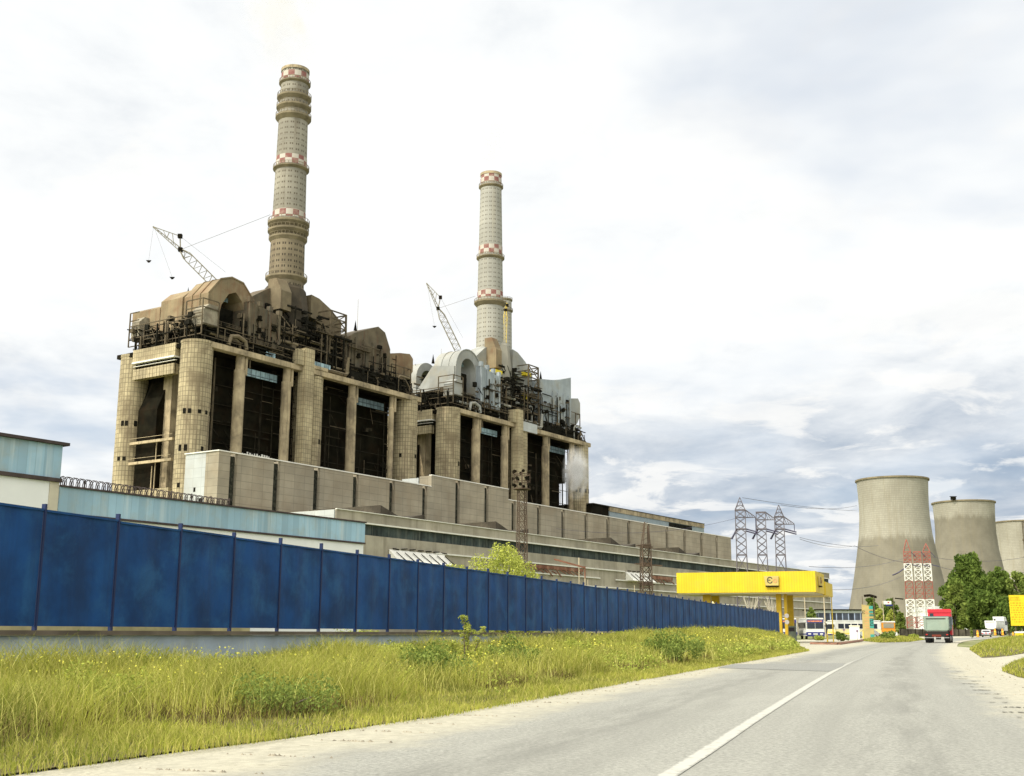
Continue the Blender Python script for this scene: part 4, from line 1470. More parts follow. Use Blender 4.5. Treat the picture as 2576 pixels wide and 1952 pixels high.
m_bark = M('bark', (0.16, 0.13, 0.09), 0.3, 2.0, bump=0.05)
m_leafd = leaf_mat('dark_green_leaves', (0.048, 0.09, 0.02), (0.155, 0.21, 0.045), 0.25, 0.38)
m_leafm = leaf_mat('mid_green_leaves', (0.09, 0.14, 0.028), (0.24, 0.29, 0.07), 0.4, 0.4)
m_leafy = leaf_mat('yellow_green_leaves', (0.22, 0.26, 0.05), (0.42, 0.44, 0.10), 0.8, 0.4)
m_weed = leaf_mat('weed_leaves', (0.17, 0.22, 0.035), (0.36, 0.39, 0.08), 1.2, 0.4)

# ---- shrubs and saplings on the bank


def bank_xyz(px, py):
    """point on the bank under a photo pixel (march along the view ray)"""
    d = Vector(ray(px, py)).normalized()
    k = 8.0
    while k < 140:
        q_ = d * k + Vector((0, 0, EYE))
        i = min(range(len(bank_pts)), key=lambda j: abs(bank_pts[j].y - q_.y))
        s, off = fence_at(bank_pts[i])
        f = (off - fence_at(q_)[1]) / max(off, 0.1)
        h = gz(q_.y) + (bank_h(s, min(max(f, 0), 1)) if f > 0 else 0)
        if q_.z < h:
            break
        k += 0.1
    return Vector((q_.x, q_.y, h))


def shrub(label, base, h, wid, n, size, mat, seed, name='shrub', group='wild shrubs on the grass bank'):
    r = random.Random(seed)
    root = thing(name, label, 'shrub', base, 0, group)
    st = MB()
    cs, rs = [], []
    for k in range(12):
        a = k * 2.4
        rad = wid / 2 * r.uniform(0.1, 0.85)
        z = h * r.uniform(0.25, 0.92) * (1 - 0.4 * (rad / (wid / 2)) ** 2)
        c_ = (rad * math.cos(a), rad * math.sin(a), z)
        cs.append(c_)
        rs.append(wid * r.uniform(0.10, 0.20))
        st.tube([(c_[0] * 0.1, c_[1] * 0.1, -0.05), (c_[0] * 0.6, c_[1] * 0.6, z * 0.6), c_], [0.018, 0.012, 0.005], 5)
    st.build('stem', m_bark, root)
    V = leaf_cloud(cs, rs, n, size)
    V[:, 2] = np.maximum(V[:, 2], 0.0)
    quads_mesh('foliage', V, n, 4, mat, nr.random(n) ** 2, root)
    return root


shrub('broad dark weed clump at the foot of the grass bank, left of the sapling', bank_xyz(1075, 1722), 0.62, 2.2, 5200, 0.030, m_leafm, 1)
shrub('dark green leafy shrub on the bank below the rusty lattice pylon', bank_xyz(1675, 1668), 0.9, 2.6, 4200, 0.045, m_leafm, 2)
shrub('pale yellow-green weed mound against the fence foot, below the middle of the fence', bank_xyz(905, 1650), 0.5, 2.6, 4200, 0.028, m_leafy, 3)
shrub('low dark leafy clump where the verge meets the bank, nearest the road', bank_xyz(690, 1792), 0.40, 1.8, 3600, 0.024, m_leafm, 4)
shrub('grassy shrub midway along the bank, right of the sapling', bank_xyz(1440, 1664), 0.6, 1.6, 2600, 0.035, m_weed, 5)
shrub('yellow-green weed mound under the sapling, left side', bank_xyz(990, 1695), 0.55, 2.0, 4200, 0.028, m_leafy, 8)
shrub('thin dark climbing weed in front of the pale blue wall', bank_xyz(188, 1655), 0.85, 0.35, 160, 0.04, m_leafd, 6)
shrub('long low dark bush on the bank just right of the sapling', bank_xyz(1300, 1690), 0.8, 2.0, 4200, 0.034, m_leafm, 9)
shrub('small dark leafy clump on the bank at the very left of the picture', bank_xyz(210, 1790), 0.45, 1.6, 3000, 0.022, m_weed, 10)
# sapling
sp = thing('sapling', 'young yellow-green sapling standing out of the grass before the fence', 'sapling', bank_xyz(1170, 1690), 0)
stm, cs, rs = MB(), [], []
for (dx_, dh, a) in ((-0.05, 1.75, 0), (0.10, 1.55, 1.5), (0.42, 1.4, 0.4), (-0.3, 0.9, 2.5), (0.3, 0.7, 4)):
    pts = [(0, 0, -0.05), (dx_ * 0.5, 0.05 * a, dh * 0.5), (dx_, 0.06 * a, dh)]
    stm.tube(pts, [0.02, 0.014, 0.005], 5)
    for k in range(9):
        f = 0.35 + 0.65 * k / 8
        cs.append((dx_ * f + rng.uniform(-0.1, 0.1), 0.06 * a * f + rng.uniform(-0.1, 0.1), dh * f))
        rs.append(rng.uniform(0.05, 0.12))
stm.build('stem', m_bark, sp)
V = leaf_cloud(cs, rs, 1900, 0.032)
quads_mesh('foliage', V, 1900, 4, m_leafy, nr.random(1900) ** 2, sp)
sp.scale = (1.1, 1.1, 0.72)

# broad-leaved ground weeds spread in the grass
NW = 42000
Bp, f_, s_ = bank_points(NW, 4, len(bank_pts) - 1.01, 0.04, 0.97, 1.4)
keep = (vnoise(Bp[:, 0] * 1.1 + 5, Bp[:, 1] * 0.9) > 0.52) & (np.hypot(Bp[:, 0], Bp[:, 1]) > 19)
Bp = Bp[keep]
n = len(Bp)
ctr = Bp + np.stack([np.zeros(n), np.zeros(n), nr.uniform(0.08, 0.5, n)], 1)
a = nr.normal(size=(n, 3)); a /= np.linalg.norm(a, axis=1)[:, None]
b = np.cross(a, nr.normal(size=(n, 3))); b /= np.linalg.norm(b, axis=1)[:, None]
sz = (0.012 + np.hypot(Bp[:, 0], Bp[:, 1]) * 0.0007)[:, None] * nr.uniform(0.6, 1.5, n)[:, None]
V = np.stack([ctr - a * sz, ctr + b * sz * 0.6, ctr + a * sz, ctr - b * sz * 0.6], 1).reshape(-1, 3)
tag(quads_mesh('weeds', V, n, 4, m_weed, nr.random(n) ** 2), None, None, None, 'stuff')

# yellow flower heads and seed heads over the meadow
NF = 9000
Bp, f_, s_ = bank_points(NF, 4, len(bank_pts) - 1.01, 0.3, 0.95, 1.4)
Bp = Bp[vnoise(Bp[:, 0] * 0.9 + 1, Bp[:, 1] * 1.3) > 0.45]
n = len(Bp)
ctr = Bp + np.stack([np.zeros(n), np.zeros(n), nr.uniform(0.28, 0.55, n)], 1)
a = nr.normal(size=(n, 3)); a /= np.linalg.norm(a, axis=1)[:, None]
b = np.cross(a, nr.normal(size=(n, 3))); b /= np.linalg.norm(b, axis=1)[:, None]
sz = (0.004 + np.hypot(Bp[:, 0], Bp[:, 1]) * 0.00055)[:, None] * nr.uniform(0.6, 1.4, n)[:, None]
V = np.stack([ctr - a * sz, ctr + b * sz, ctr + a * sz, ctr - b * sz], 1).reshape(-1, 3)
tag(quads_mesh('flower_heads', V, n, 4, leaf_mat('flower_yellow', (0.45, 0.42, 0.06), (0.70, 0.62, 0.10), 1.2, 0.2), nr.random(n)), None, None, None, 'stuff')

# ---- grass islands on the right of the road


def island(outline, hgt, seed, nblade):
    pts = [gp(*q) for q in outline]
    xs, ys_ = np.array([p.x for p in pts]), np.array([p.y for p in pts])

    def inside(x, y):
        r = np.zeros(len(x), bool)
        j = len(xs) - 1
        for i in range(len(xs)):
            c1_ = (ys_[i] > y) != (ys_[j] > y)
            r ^= c1_ & (x < (xs[j] - xs[i]) * (y - ys_[i]) / (ys_[j] - ys_[i] + 1e-9) + xs[i])
            j = i
        return r

    def edge(x, y):
        d = np.full(len(x), 1e9)
        for i in range(len(xs)):
            ax, ay, bx, by = xs[i - 1], ys_[i - 1], xs[i], ys_[i]
            l = (bx - ax) ** 2 + (by - ay) ** 2 + 1e-9
            t_ = np.clip(((x - ax) * (bx - ax) + (y - ay) * (by - ay)) / l, 0, 1)
            d = np.minimum(d, np.hypot(x - ax - t_ * (bx - ax), y - ay - t_ * (by - ay)))
        return d
    gx, gy = [], []
    n = nblade
    while len(gx) < n:
        x = nr.uniform(xs.min(), xs.max(), n)
        y = nr.uniform(ys_.min(), ys_.max(), n)
        k = inside(x, y)
        gx.extend(x[k]); gy.extend(y[k])
    x, y = np.array(gx[:n]), np.array(gy[:n])
    z = np.array([gz(v) for v in y]) + hgt * np.clip(edge(x, y) / 5.0, 0, 1) - 0.02
    Bq = np.stack([x, y, z], 1)
    dd = np.hypot(x, y)
    V, nf = blades(Bq, nr.uniform(0.2, 0.5, n) * np.clip(0.4 + edge(x, y) * 0.6, 0, 1), np.clip(dd * 0.0007, 0.01, 0.09), 0.5)
    o1 = tag(quads_mesh('grass', V, nf, 4, m_grass, np.repeat(nr.random(n) ** 2.5, 2)), None, None, None, 'stuff')
    # soil mound
    mb = MB()
    cx_, cy_ = xs.mean(), ys_.mean()
    lv = [(1.0, 0.0), (0.8, 0.6), (0.5, 0.95), (0.0, 1.0)]
    for (fa, ha), (fb, hb) in zip(lv, lv[1:]):
        for i in range(len(xs)):
            j = (i + 1) % len(xs)

            def pt(k, f_, h_):
                X, Y = cx_ + (xs[k] - cx_) * f_, cy_ + (ys_[k] - cy_) * f_
                return (X, Y, gz(Y) + 0.012 + hgt * 0.8 * h_)
            mb.face([pt(i, fa, ha), pt(j, fa, ha), pt(j, fb, hb), pt(i, fb, hb)])
    struct('mound', mb, m_soil, True)


island([(2438, 1634), (2470, 1655), (2500, 1654), (2540, 1650), (2600, 1640), (2700, 1632), (2640, 1606), (2560, 1607), (2500, 1612), (2465, 1619)], 0.55, 3, 26000)
island([(2520, 1688), (2545, 1674), (2576, 1664), (2640, 1650), (2700, 1660), (2680, 1720), (2600, 1712), (2560, 1703)], 0.30, 4, 14000)
island([(2215, 1617), (2290, 1615), (2330, 1609), (2270, 1603.5), (2200, 1605), (2190, 1608), (2160, 1612)], 0.15, 5, 6000)

# ================================================================ trees
tree('willow_tree', 'yellow-green willow rising behind the blue fence by the floodlight mast', 'tree', dp(1272, 1593, 66).xy.to_3d(), 5.9, 5.0, 14000, 0.07, m_leafy, m_bark, 3,
     trunk_h=0.2, lobes=34, shape='round')
tree('willow_bush', 'low yellow-green bush just left of the willow behind the fence', 'bush', dp(1140, 1593, 60).xy.to_3d(), 4.4, 3.6, 4500, 0.08, m_leafy, m_bark, 4, trunk_h=0.15, lobes=22)


def gtree(px, depth, top, wid_px, n, size, mat, seed, label, name='tree', shape='round', group=None, lobes=30, cat='tree'):
    b = dp(px, 1594, depth)
    base = Vector((b.x, b.y, gz(b.y)))
    h = dp(px, top, depth).z - base.z
    return tree(name, label, cat, base, h, wid_px / 3014 * depth, n, size, mat, m_bark, seed, group, lobes=lobes, shape=shape, trunk_h=0.18)


TG = 'big trees beyond the road on the right'
gtree(2446, 300, 1400, 150, 15000, 0.50, m_leafd, 11, 'tallest dark poplar-like tree in front of the middle cooling tower', 'broadleaf_tree', 'round', TG, 44)
gtree(2408, 285, 1462, 76, 6000, 0.45, m_leafm, 12, 'lower mid green tree at the left edge of the big tree group', 'broadleaf_tree', 'round', TG)
gtree(2520, 310, 1430, 105, 11000, 0.5, m_leafd, 13, 'broad dark tree between the tallest tree and the yellow billboard', 'broadleaf_tree', 'round', TG, 40)
gtree(2480, 290, 1486, 96, 8000, 0.45, m_leafd, 14, 'low dark tree directly above the white dump truck', 'broadleaf_tree', 'round', TG, 36)
gtree(2575, 300, 1440, 96, 8000, 0.5, m_leafm, 15, 'tree behind the yellow billboard at the picture edge', 'broadleaf_tree', 'round', TG, 36)
gtree(2540, 280, 1500, 80, 5500, 0.45, m_leafd, 16, 'low dark tree immediately left of the yellow billboard', 'broadleaf_tree', 'round', TG, 30)
TG2 = 'smaller trees in front of the largest cooling tower'
gtree(2197, 330, 1503, 40, 3600, 0.42, m_leafd, 21, 'dark tree behind the tan price sign', 'broadleaf_tree', 'round', TG2)
gtree(2243, 340, 1503, 46, 3600, 0.42, m_leafd, 22, 'dark tree behind the small white billboard', 'broadleaf_tree', 'round', TG2)
gtree(2215, 290, 1530, 30, 2600, 0.30, m_leafy, 23, 'pale willow-like tree right of the tan price sign', 'broadleaf_tree', 'round', TG2)
gtree(2244, 285, 1535, 30, 2600, 0.30, m_leafy, 24, 'pale willow-like tree under the small white billboard', 'broadleaf_tree', 'round', TG2)
gtree(2268, 300, 1538, 28, 2400, 0.30, m_leafm, 25, 'pale green tree left of the red and white lattice masts', 'broadleaf_tree', 'round', TG2)
gtree(2045, 185, 1530, 34, 3000, 0.22, m_leafm, 26, 'thin green tree between the yellow canopy posts and the bus', 'broadleaf_tree', 'round', None, 26)
gtree(1783, 150, 1508, 26, 2200, 0.16, m_leafm, 27, 'dark green tree top showing under the left end of the yellow canopy', 'broadleaf_tree', 'round', None, 20)
gtree(2444, 190, 1577, 10, 500, 0.12, m_leafm, 28, 'tiny conifer on the grass beside the far road', 'conifer', 'cone', None, 12)
# pollarded bare trees under the canopy
m_pale = M('pale_bark', (0.42, 0.38, 0.29), 0.15, 2.0)
for i, (px, lab) in enumerate(((1893, 'pollarded pale tree under the canopy, left of its twin'), (1945, 'pollarded pale tree under the canopy, nearer the yellow post'))):
    b = dp(px, 1594, 150)
    tr_ = thing('pollarded_tree', lab, 'tree', (b.x, b.y, gz(b.y)), 0, 'pollarded trees under the canopy')
    tm, br = MB(), MB()
    tm.tube([(0, 0, -0.2), (0, 0, 2.0), (0.05, 0, 2.8)], [0.24, 0.2, 0.2], 8)
    for k in range(9):
        a = k * 0.7
        br.tube([(0, 0, 2.6), (0.45 * math.cos(a), 0.3 * math.sin(a), 3.6), (0.9 * math.cos(a) * rng.uniform(0.6, 1.2), 0.6 * math.sin(a), rng.uniform(4.6, 5.6))], [0.13, 0.09, 0.03], 5)
    tm.build('trunk', m_pale, tr_, True)
    br.build('branch_spray', m_pale, tr_)
# bushes by the forecourt


def gshrub(px, py, hpx, wpx, n, size, mat, seed, label, group='bushes around the filling station drive'):
    b = gp(px, py)
    k = b.y / 3014
    return shrub(label, b, hpx * k, wpx * k, n, size, mat, seed, group=group)


gshrub(2118, 1613, 23, 34, 1500, 0.12, m_leafd, 31, 'dark bush beside the white cabinet')
gshrub(2240, 1613, 22, 50, 1900, 0.13, m_leafm, 32, 'wide low bush in front of the silver car')
gshrub(2060, 1611, 12, 30, 900, 0.1, m_weed, 33, 'low scrub beneath the parked bus')
gshrub(2300, 1608, 12, 30, 700, 0.1, m_weed, 34, 'small scrub beside the road, left of the dump truck')

# ================================================================ cooling towers


def cool_mat(name, dirty):
    m = bpy.data.materials.new(name)
    m.use_nodes = True
    t = NT(m.node_tree)
    tcn = t.n('ShaderNodeTexCoord')
    ob = tcn.outputs['Object']
    x, y, z = t.sep(ob)
    u, v, _ = t.sep(tcn.outputs['UV'])
    c = t.mix(t.ramp(t.noise(ob, 0.05, 6, 0.6), 0.3, 0.7), (0.285, 0.265, 0.205), (0.35, 0.33, 0.26))
    br = t.n('ShaderNodeTexBrick', offset=0.0)
    t.set(br.inputs['Vector'], tcn.outputs['UV'])
    br.inputs['Scale'].default_value = 1.0
    br.inputs['Brick Width'].default_value = 1.9
    br.inputs['Row Height'].default_value = 1.5
    br.inputs['Mortar Size'].default_value = 0.16
    br.inputs['Color1'].default_value = (0.95, 0.95, 0.95, 1)
    br.inputs['Color2'].default_value = (1.06, 1.06, 1.06, 1)
    br.inputs['Mortar'].default_value = (0.80, 0.80, 0.80, 1)
    c = t.mix(1.0, c, br.outputs['Color'], 'MULTIPLY')
    # the lower, damp part of the shell is stained darker with a ragged upper border
    wob = t.math('MULTIPLY', t.math('SUBTRACT', t.noise(t.comb(t.math('MULTIPLY', u, 0.07), t.math('MULTIPLY', v, 0.03), 1.0), 1.0, 7, 0.7), 0.5), 22.0)
    k = t.ramp(t.math('ADD', z, wob), dirty + 3, dirty - 3)
    c = t.mix(t.math('MULTIPLY', k, 0.85), c, t.mix(t.ramp(t.noise(ob, 0.09, 6, 0.65), 0.3, 0.7), (0.14, 0.125, 0.088), (0.20, 0.18, 0.13)))
    k2 = t.math('MULTIPLY', t.ramp(t.noise(t.comb(t.math('MULTIPLY', u, 0.25), t.math('MULTIPLY', v, 0.02), 1.0), 1.0, 5, 0.6), 0.5, 0.7), 0.4)
    c = t.mix(k2, c, (0.22, 0.19, 0.12))
    p = t.n('ShaderNodeBsdfPrincipled')
    t.set(p.inputs['Base Color'], c)
    p.inputs['Roughness'].default_value = 0.9
    o = t.n('ShaderNodeOutputMaterial')
    t.t.links.new(p.outputs[0], o.inputs[0])
    return m


PROF = [(r * 0.955, z) for r, z in [(41.5, 0), (38.5, 8), (35.3, 20), (31.6, 37), (28.4, 54), (25.9, 69), (24.85, 82), (24.75, 90), (25.0, 98), (25.5, 107)]]
for i, (px, depth, lab, dirty) in enumerate(((2247, 830, 'largest cooling tower with a stained darker lower half', 66), (2425, 975, 'brownish cooling tower in the middle of the row', 95),
                                             (2566, 1145, 'farthest cooling tower, cut off by the picture edge', 30))):
    b = dp(px, (1260, 1290, 1320)[i], depth)
    ct = thing('cooling_tower', lab, 'cooling tower', (b.x, b.y, 0.5), 0, 'concrete cooling towers')
    MB().lathe(0, 0, PROF, 96, caps=False).lathe(0, 0, [(r - 0.5, z) for r, z in PROF], 96, caps=False).build('shell', cool_mat('tower_shell', dirty), ct, True)
    MB().lathe(0, 0, [(24.0, 107.0), (25.3, 107.0), (25.3, 108.1), (24.0, 108.1), (24.0, 107.0)], 96, caps=False).build('rim', m_ring, ct)
    if i == 2:
        ld = MB()
        a = R(-107)
        for (r, z), (r2, z2) in zip(PROF[2:], PROF[3:]):
            for o_ in (-0.03, 0.03):
                ld.beam(((r + 0.5) * math.cos(a + o_), (r + 0.5) * math.sin(a + o_), z), ((r2 + 0.5) * math.cos(a + o_), (r2 + 0.5) * math.sin(a + o_), z2), 0.5)
        for z in (55, 72, 88):
            ld.box(24.6 * math.cos(a) * 1.06 - 2.2, 24.6 * math.cos(a) * 1.06 + 2.2, -28.5, -25, z, z + 1.5)
        ld.build('ladder', m_steel, ct)
    if i == 1:
        MB().box(-17.5, -14.0, -22, -19, 108.2, 110.4).box(-18.5, -13.0, -21, -20, 110.5, 111).build('rim_platform', m_dark, ct)

# ================================================================ masts and pylons
m_mast = M('mast_steel', (0.085, 0.058, 0.038), 0.3, 0.5)
m_pyl = M('grey_mast_steel', (0.13, 0.115, 0.125), 0.2, 0.5)
m_ins = M('dark_insulator', (0.055, 0.05, 0.085), 0.2, 1.0, rough=0.4)
# floodlight mast
d_ = 118
b = dp(1313, 1330, d_)
fm = thing('floodlight_mast', 'rusty floodlight mast with a caged head rising behind the willow', 'mast', (b.x, b.y, 0), 0.3)
ht = dp(1312, 1183, d_).z
k_ = d_ / 3014
MB_ = MB()
lattice(MB_, 0, 0, 0, ht - 1.9, 1.1, 0.7, 14, 0.04)
MB_.build('lattice_frame', m_mast, fm)
cg = MB()
for z in (ht - 1.9, ht - 1.15, ht - 0.45):
    for a in range(10):
        a0, a1 = a * math.pi / 5, (a + 1) * math.pi / 5
        cg.beam((0.85 * math.cos(a0), 0.85 * math.sin(a0), z), (0.85 * math.cos(a1), 0.85 * math.sin(a1), z), 0.06)
for a in range(10):
    a0 = a * math.pi / 5
    cg.beam((0.85 * math.cos(a0), 0.85 * math.sin(a0), ht - 1.9), (0.85 * math.cos(a0), 0.85 * math.sin(a0), ht - 0.2), 0.05)
cg.lathe(0, 0, [(0.3, ht - 1.97), (0.88, ht - 1.97), (0.88, ht - 1.9), (0.3, ht - 1.9)], 16, caps=False)
cg.beam((0, 0, ht - 1.9), (0, 0, ht - 0.1), 0.1)
cg.build('cage', m_mast, fm)
for z in (ht - 1.5, ht - 0.85, ht - 0.15):
    for a in range(6):
        a0 = a * math.pi / 3 + z
        x, y = 0.86 * math.cos(a0), 0.86 * math.sin(a0)
        lm = MB().lathe(0, 0, [(0.04, -0.16), (0.10, -0.12), (0.17, 0.12), (0.17, 0.16)], 10)
        lm.xf(Matrix.Translation((x, y, z)) @ Matrix.Rotation(a0, 4, 'Z') @ Matrix.Rotation(R(100), 4, 'Y'))
        lm.build('floodlight', m_dark, fm)
# rusty pylon
d_ = 176
b = dp(1625, 1430, d_)
k_ = d_ / 3014
rp = thing('lattice_pylon', 'rusty red-brown lattice pylon with a split peak, left of the yellow canopy', 'pylon', (b.x, b.y, 0), 0.2)
za = dp(1625, 1372, d_).z
mb = MB()
lattice(mb, 0, 0, 0, za, 1.75, 1.25, 9, 0.07)
zt1, zt2 = dp(1625, 1313, d_).z, dp(1632, 1322, d_).z
for s in (-1, 1):
    mb.beam((-0.55, 0.5 * s, za), (-0.05, 0.1 * s, zt1), 0.10).beam((0.55, 0.5 * s, za), (0.40, 0.1 * s, zt2), 0.16)
for z in np.linspace(za, zt2, 5):
    mb.beam((-0.5, 0, z), (0.5, 0, z + 0.5), 0.06)
mb.build('lattice_frame', m_mast, rp)
ca = MB()
for (z, l0, l1) in ((za - 0.1, -1.3, 1.0), (dp(1625, 1420, d_).z, -1.6, 2.4), (dp(1625, 1468, d_).z, -1.2, 1.2)):
    for s in (-0.4, 0.4):
        ca.beam((l0, s, z + 0.1), (l1, s, z - 0.15), 0.13)
    ca.beam((l0, -0.4, z + 0.1), (l0, 0.4, z + 0.1), 0.12).beam((l1, -0.4, z - 0.15), (l1, 0.4, z - 0.15), 0.12).box(-0.7, 0.7, -0.6, 0.6, z - 0.3, z + 0.25)
ca.build('cross_arm', m_mast, rp)

# switchyard masts
d_ = 260
k_ = d_ / 3014
names = ('peaked grey lattice mast nearest the turbine hall, left of three', 'flat-topped grey lattice mast between its two peaked neighbours', 'peaked grey lattice mast, right of the flat-topped one')
masts = []
for i, (px, ptop, pbody, wpx) in enumerate(((1866, 1251, 1283, 29), (1918, 1289, 1289, 27), (1964, 1270, 1300, 27))):
    b = dp(px, 1400, d_)
    t_ = thing('switchyard_mast', names[i], 'mast', (b.x, b.y, 0), R(-12), 'grey switchyard masts above the canopy')
    wd = wpx * k_ * 0.86
    zb_ = dp(px, pbody, d_).z
    z1 = dp(px, 1396, d_).z
    mb = MB()
    lattice(mb, 0, 0, 0, z1, wd * 1.35, wd, 5, 0.10, rings=False)
    lattice(mb, 0, 0, z1, zb_, wd, wd, 6, 0.10, rings=False)
    for z in (zb_, z1, dp(px, 1331, d_).z):
        for s in (-1, 1):
            mb.beam((-wd / 2, s * wd / 2, z), (wd / 2, s * wd / 2, z), 0.18).beam((s * wd / 2, -wd / 2, z), (s * wd / 2, wd / 2, z), 0.18)
    if ptop < pbody:
        zt = dp(px, ptop, d_).z
        for sx in (-1, 1):
            for sy in (-1, 1):
                mb.beam((sx * wd / 2, sy * wd / 2, zb_), (0.02, 0, zt), 0.11)
        for f in (0.35, 0.65):
            r_ = wd / 2 * (1 - f)
            z = zb_ + (zt - zb_) * f
            for (a_, c_) in (((-r_, -r_), (r_, -r_)), ((r_, -r_), (r_, r_)), ((r_, r_), (-r_, r_)), ((-r_, r_), (-r_, -r_))):
                mb.beam((*a_, z), (*c_, z), 0.08)
                mb.beam((*a_, z), (c_[0] * 1.6, c_[1] * 1.6, z - 1.2), 0.06)
    mb.build('lattice_frame', m_pyl, t_)
    arm = MB()
    zar = zb_ - 1.6
    L = 2.2
    for s in (-1, 1):
        arm.beam((-wd / 2, s * wd / 2, zar), (wd / 2 + L, s * 0.15, zar - 0.1), 0.12)
        arm.beam((wd / 2, s * wd / 2, zb_), (wd / 2 + L, s * 0.15, zar), 0.12)
        for f in (0.25, 0.5, 0.75):
            arm.beam((wd / 2 + L * f, s * wd / 2 * (1 - f), zar), (wd / 2 + L * (f - 0.2), s * wd / 2 * (1 - f), zb_ + (zar - zb_) * f), 0.07)
    arm.build('cross_arm', m_pyl, t_)
    z3 = dp(px, 1331, d_).z
    for off_ in (0.0, 0.5):
        MB().tube([(wd / 2, -0.4, z3 - off_ * 0.9), (wd / 2 + 2.6, -0.4, z3 - 0.75 - off_ * 0.9)], 0.15, 8).build('insulator', m_ins, t_)
        MB().tube([(-wd / 2 + 0.2, -0.4, z3 - off_ * 0.4), (-wd / 2 - 0.9 - off_ * 0.3, -0.4, z3 - 2.2)], 0.17, 8).build('insulator', m_ins, t_)
    MB().tube([(wd / 2 + L, 0, zar - 0.1), (wd / 2 + L, 0, z3 - 0.4)], 0.08, 6).build('insulator', m_ins, t_)
    masts.append((b, z3))

# red and white masts
m_red = M('red_mast_paint', (0.33, 0.115, 0.085), 0.15, 0.5)
m_wht = M('white_mast_paint', (0.78, 0.77, 0.70), 0.06, 0.5)
d_ = 400
k_ = d_ / 3014
for i, (px, ptop, lab) in enumerate(((2287, 1357, 'peaked red and white lattice mast, left of three before the largest cooling tower'), (2312, 1386, 'flat-topped red and white lattice mast in the middle of three'),
                                     (2336, 1367, 'peaked red and white lattice mast nearest the red dump truck'))):
    b = dp(px, 1470, d_)
    t_ = thing('painted_mast', lab, 'mast', (b.x, b.y, gz(b.y)), R(-20), 'red and white lattice masts')
    wd = 17 * k_
    mb = MB()
    zz = [dp(px, v, d_).z - gz(b.y) for v in (1580, 1552, 1508, 1462, 1418, 1388)]
    wds = [wd * 1.25, wd * 1.22, wd * 1.15, wd * 1.05, wd, wd]
    for j in range(5):
        lattice(mb, 0, 0, zz[j], zz[j + 1], wds[j], wds[j + 1], 3 if j else 2, 0.13 if j % 2 == 0 else 0.16, mi=j % 2)
    if ptop < 1380:
        zt = dp(px, ptop, d_).z - gz(b.y)
        for sx in (-1, 1):
            for sy in (-1, 1):
                mb.beam((sx * wd / 2, sy * wd / 2, zz[5]), (0, 0, zt), 0.2)
        mb.beam((-wd / 3, 0, zz[5] + 1), (wd / 3, 0, zz[5] + 1.6), 0.14)
    mb.build('lattice_frame', [m_red, m_wht], t_)
    MB().beam((wd / 2, -0.3, zz[5]), (wd / 2 + 1.6, -0.3, zz[5] - 1.8), 0.2).beam((-wd / 2, 0, zz[4] + 0.3), (wd / 2 + 2.6, 0, zz[4] - 1.0), 0.3).build('cross_arm', m_ins, t_)

# wires
wires = MB()


def wire(a, b, sag, r):
    a, b = Vector(a), Vector(b)
    pts = []
    for k in range(13):
        f = k / 12
        p = a.lerp(b, f)
        p.z -= sag * 4 * f * (1 - f)
        pts.append(p)
    wires.tube(pts, r, 4)


for (a, b, sg) in (((2012, 1356), (2150, 1373), 1.0), ((2012, 1352), (2210, 1372), 1.0), ((1868, 1252), (2155, 1285), 0.5), ((1964, 1270), (2155, 1272), 1), ((2035, 1425), (2287, 1400), 1.5), ((2060, 1482), (2290, 1438), 2)):
    wire(dp(*a, 260), dp(*b, 400), sg, 0.05)
wire(dp(2150, 1373, 400), dp(2287, 1416, 400), 1.0, 0.06)
wire(dp(2245, 1447, 400), dp(2287, 1418, 400), 0.5, 0.22)
wire(dp(2338, 1418, 400), dp(2576, 1440, 420), 2.0, 0.06)
wire(dp(2338, 1400, 400), dp(2576, 1402, 420), 1.5, 0.05)
wire(dp(1400, 1330, 240), dp(1866, 1300, 260), 2.0, 0.03)
tag(wires.build('power_lines', m_ins), 'thin dark power lines strung between the switchyard masts', 'power lines')

# ================================================================ filling station
SAZ = 21.0
SRZ = R(90 - SAZ)   # local x runs away along the road, local y to the left
pr = dp(2058, 1594, 118)
m_yel = M('yellow_fascia', (0.66, 0.475, 0.012), 0.06, 0.6, rough=0.5, grid=(0.26, 9), grid_dark=0.86, grid_w=0.05, tone=0.03, dirt=(0.55, 0.40, 0.05), dirt_amt=0.35, dirt_scale=0.7)
m_ydk = M('yellow_column', (0.46, 0.30, 0.012), 0.12, 0.8, rough=0.55)
m_soff = M('canopy_soffit', (0.55, 0.50, 0.33), 0.1, 0.5)
m_tan = M('tan_sign_face', (0.50, 0.40, 0.13), 0.08, 0.8)
m_blk = P1('black_lettering', (0.03, 0.025, 0.03), 0.6)
m_org = P1('orange_lettering', (0.60, 0.28, 0.12), 0.6)
st = thing('filling_station_canopy', 'yellow filling station canopy on yellow posts beyond the fence end', 'canopy', (pr.x, pr.y, 0), SRZ)
z0, z1 = dp(2058, 1489, 118).z, dp(2058, 1436, 118).z
LY, LX = 14.05, 7.6
MB().box(0, LX, 0, LY, z0, z1).build('fascia', m_yel, st)
MB().box(0.15, LX - 0.15, 0.15, LY - 0.15, z0 - 0.12, z0 - 0.004).build('soffit', m_soff, st)
for (x, y, wx) in ((1.6, 3.95, 0.5), (1.75, 3.3, 0.28), (5.6, 3.5, 0.85), (1.6, 11.3, 0.8), (5.6, 11.2, 0.8)):
    MB().box(x, x + 0.5, y - wx / 2, y + wx / 2, -0.2, z0 - 0.13).build('column', m_ydk, st)
# roof box behind the right front corner
MB().box(LX + 0.02, LX + 7, -0.1, 6, z0 - 0.1, z1 - 0.75).build('rear_fascia', m_yel, st)
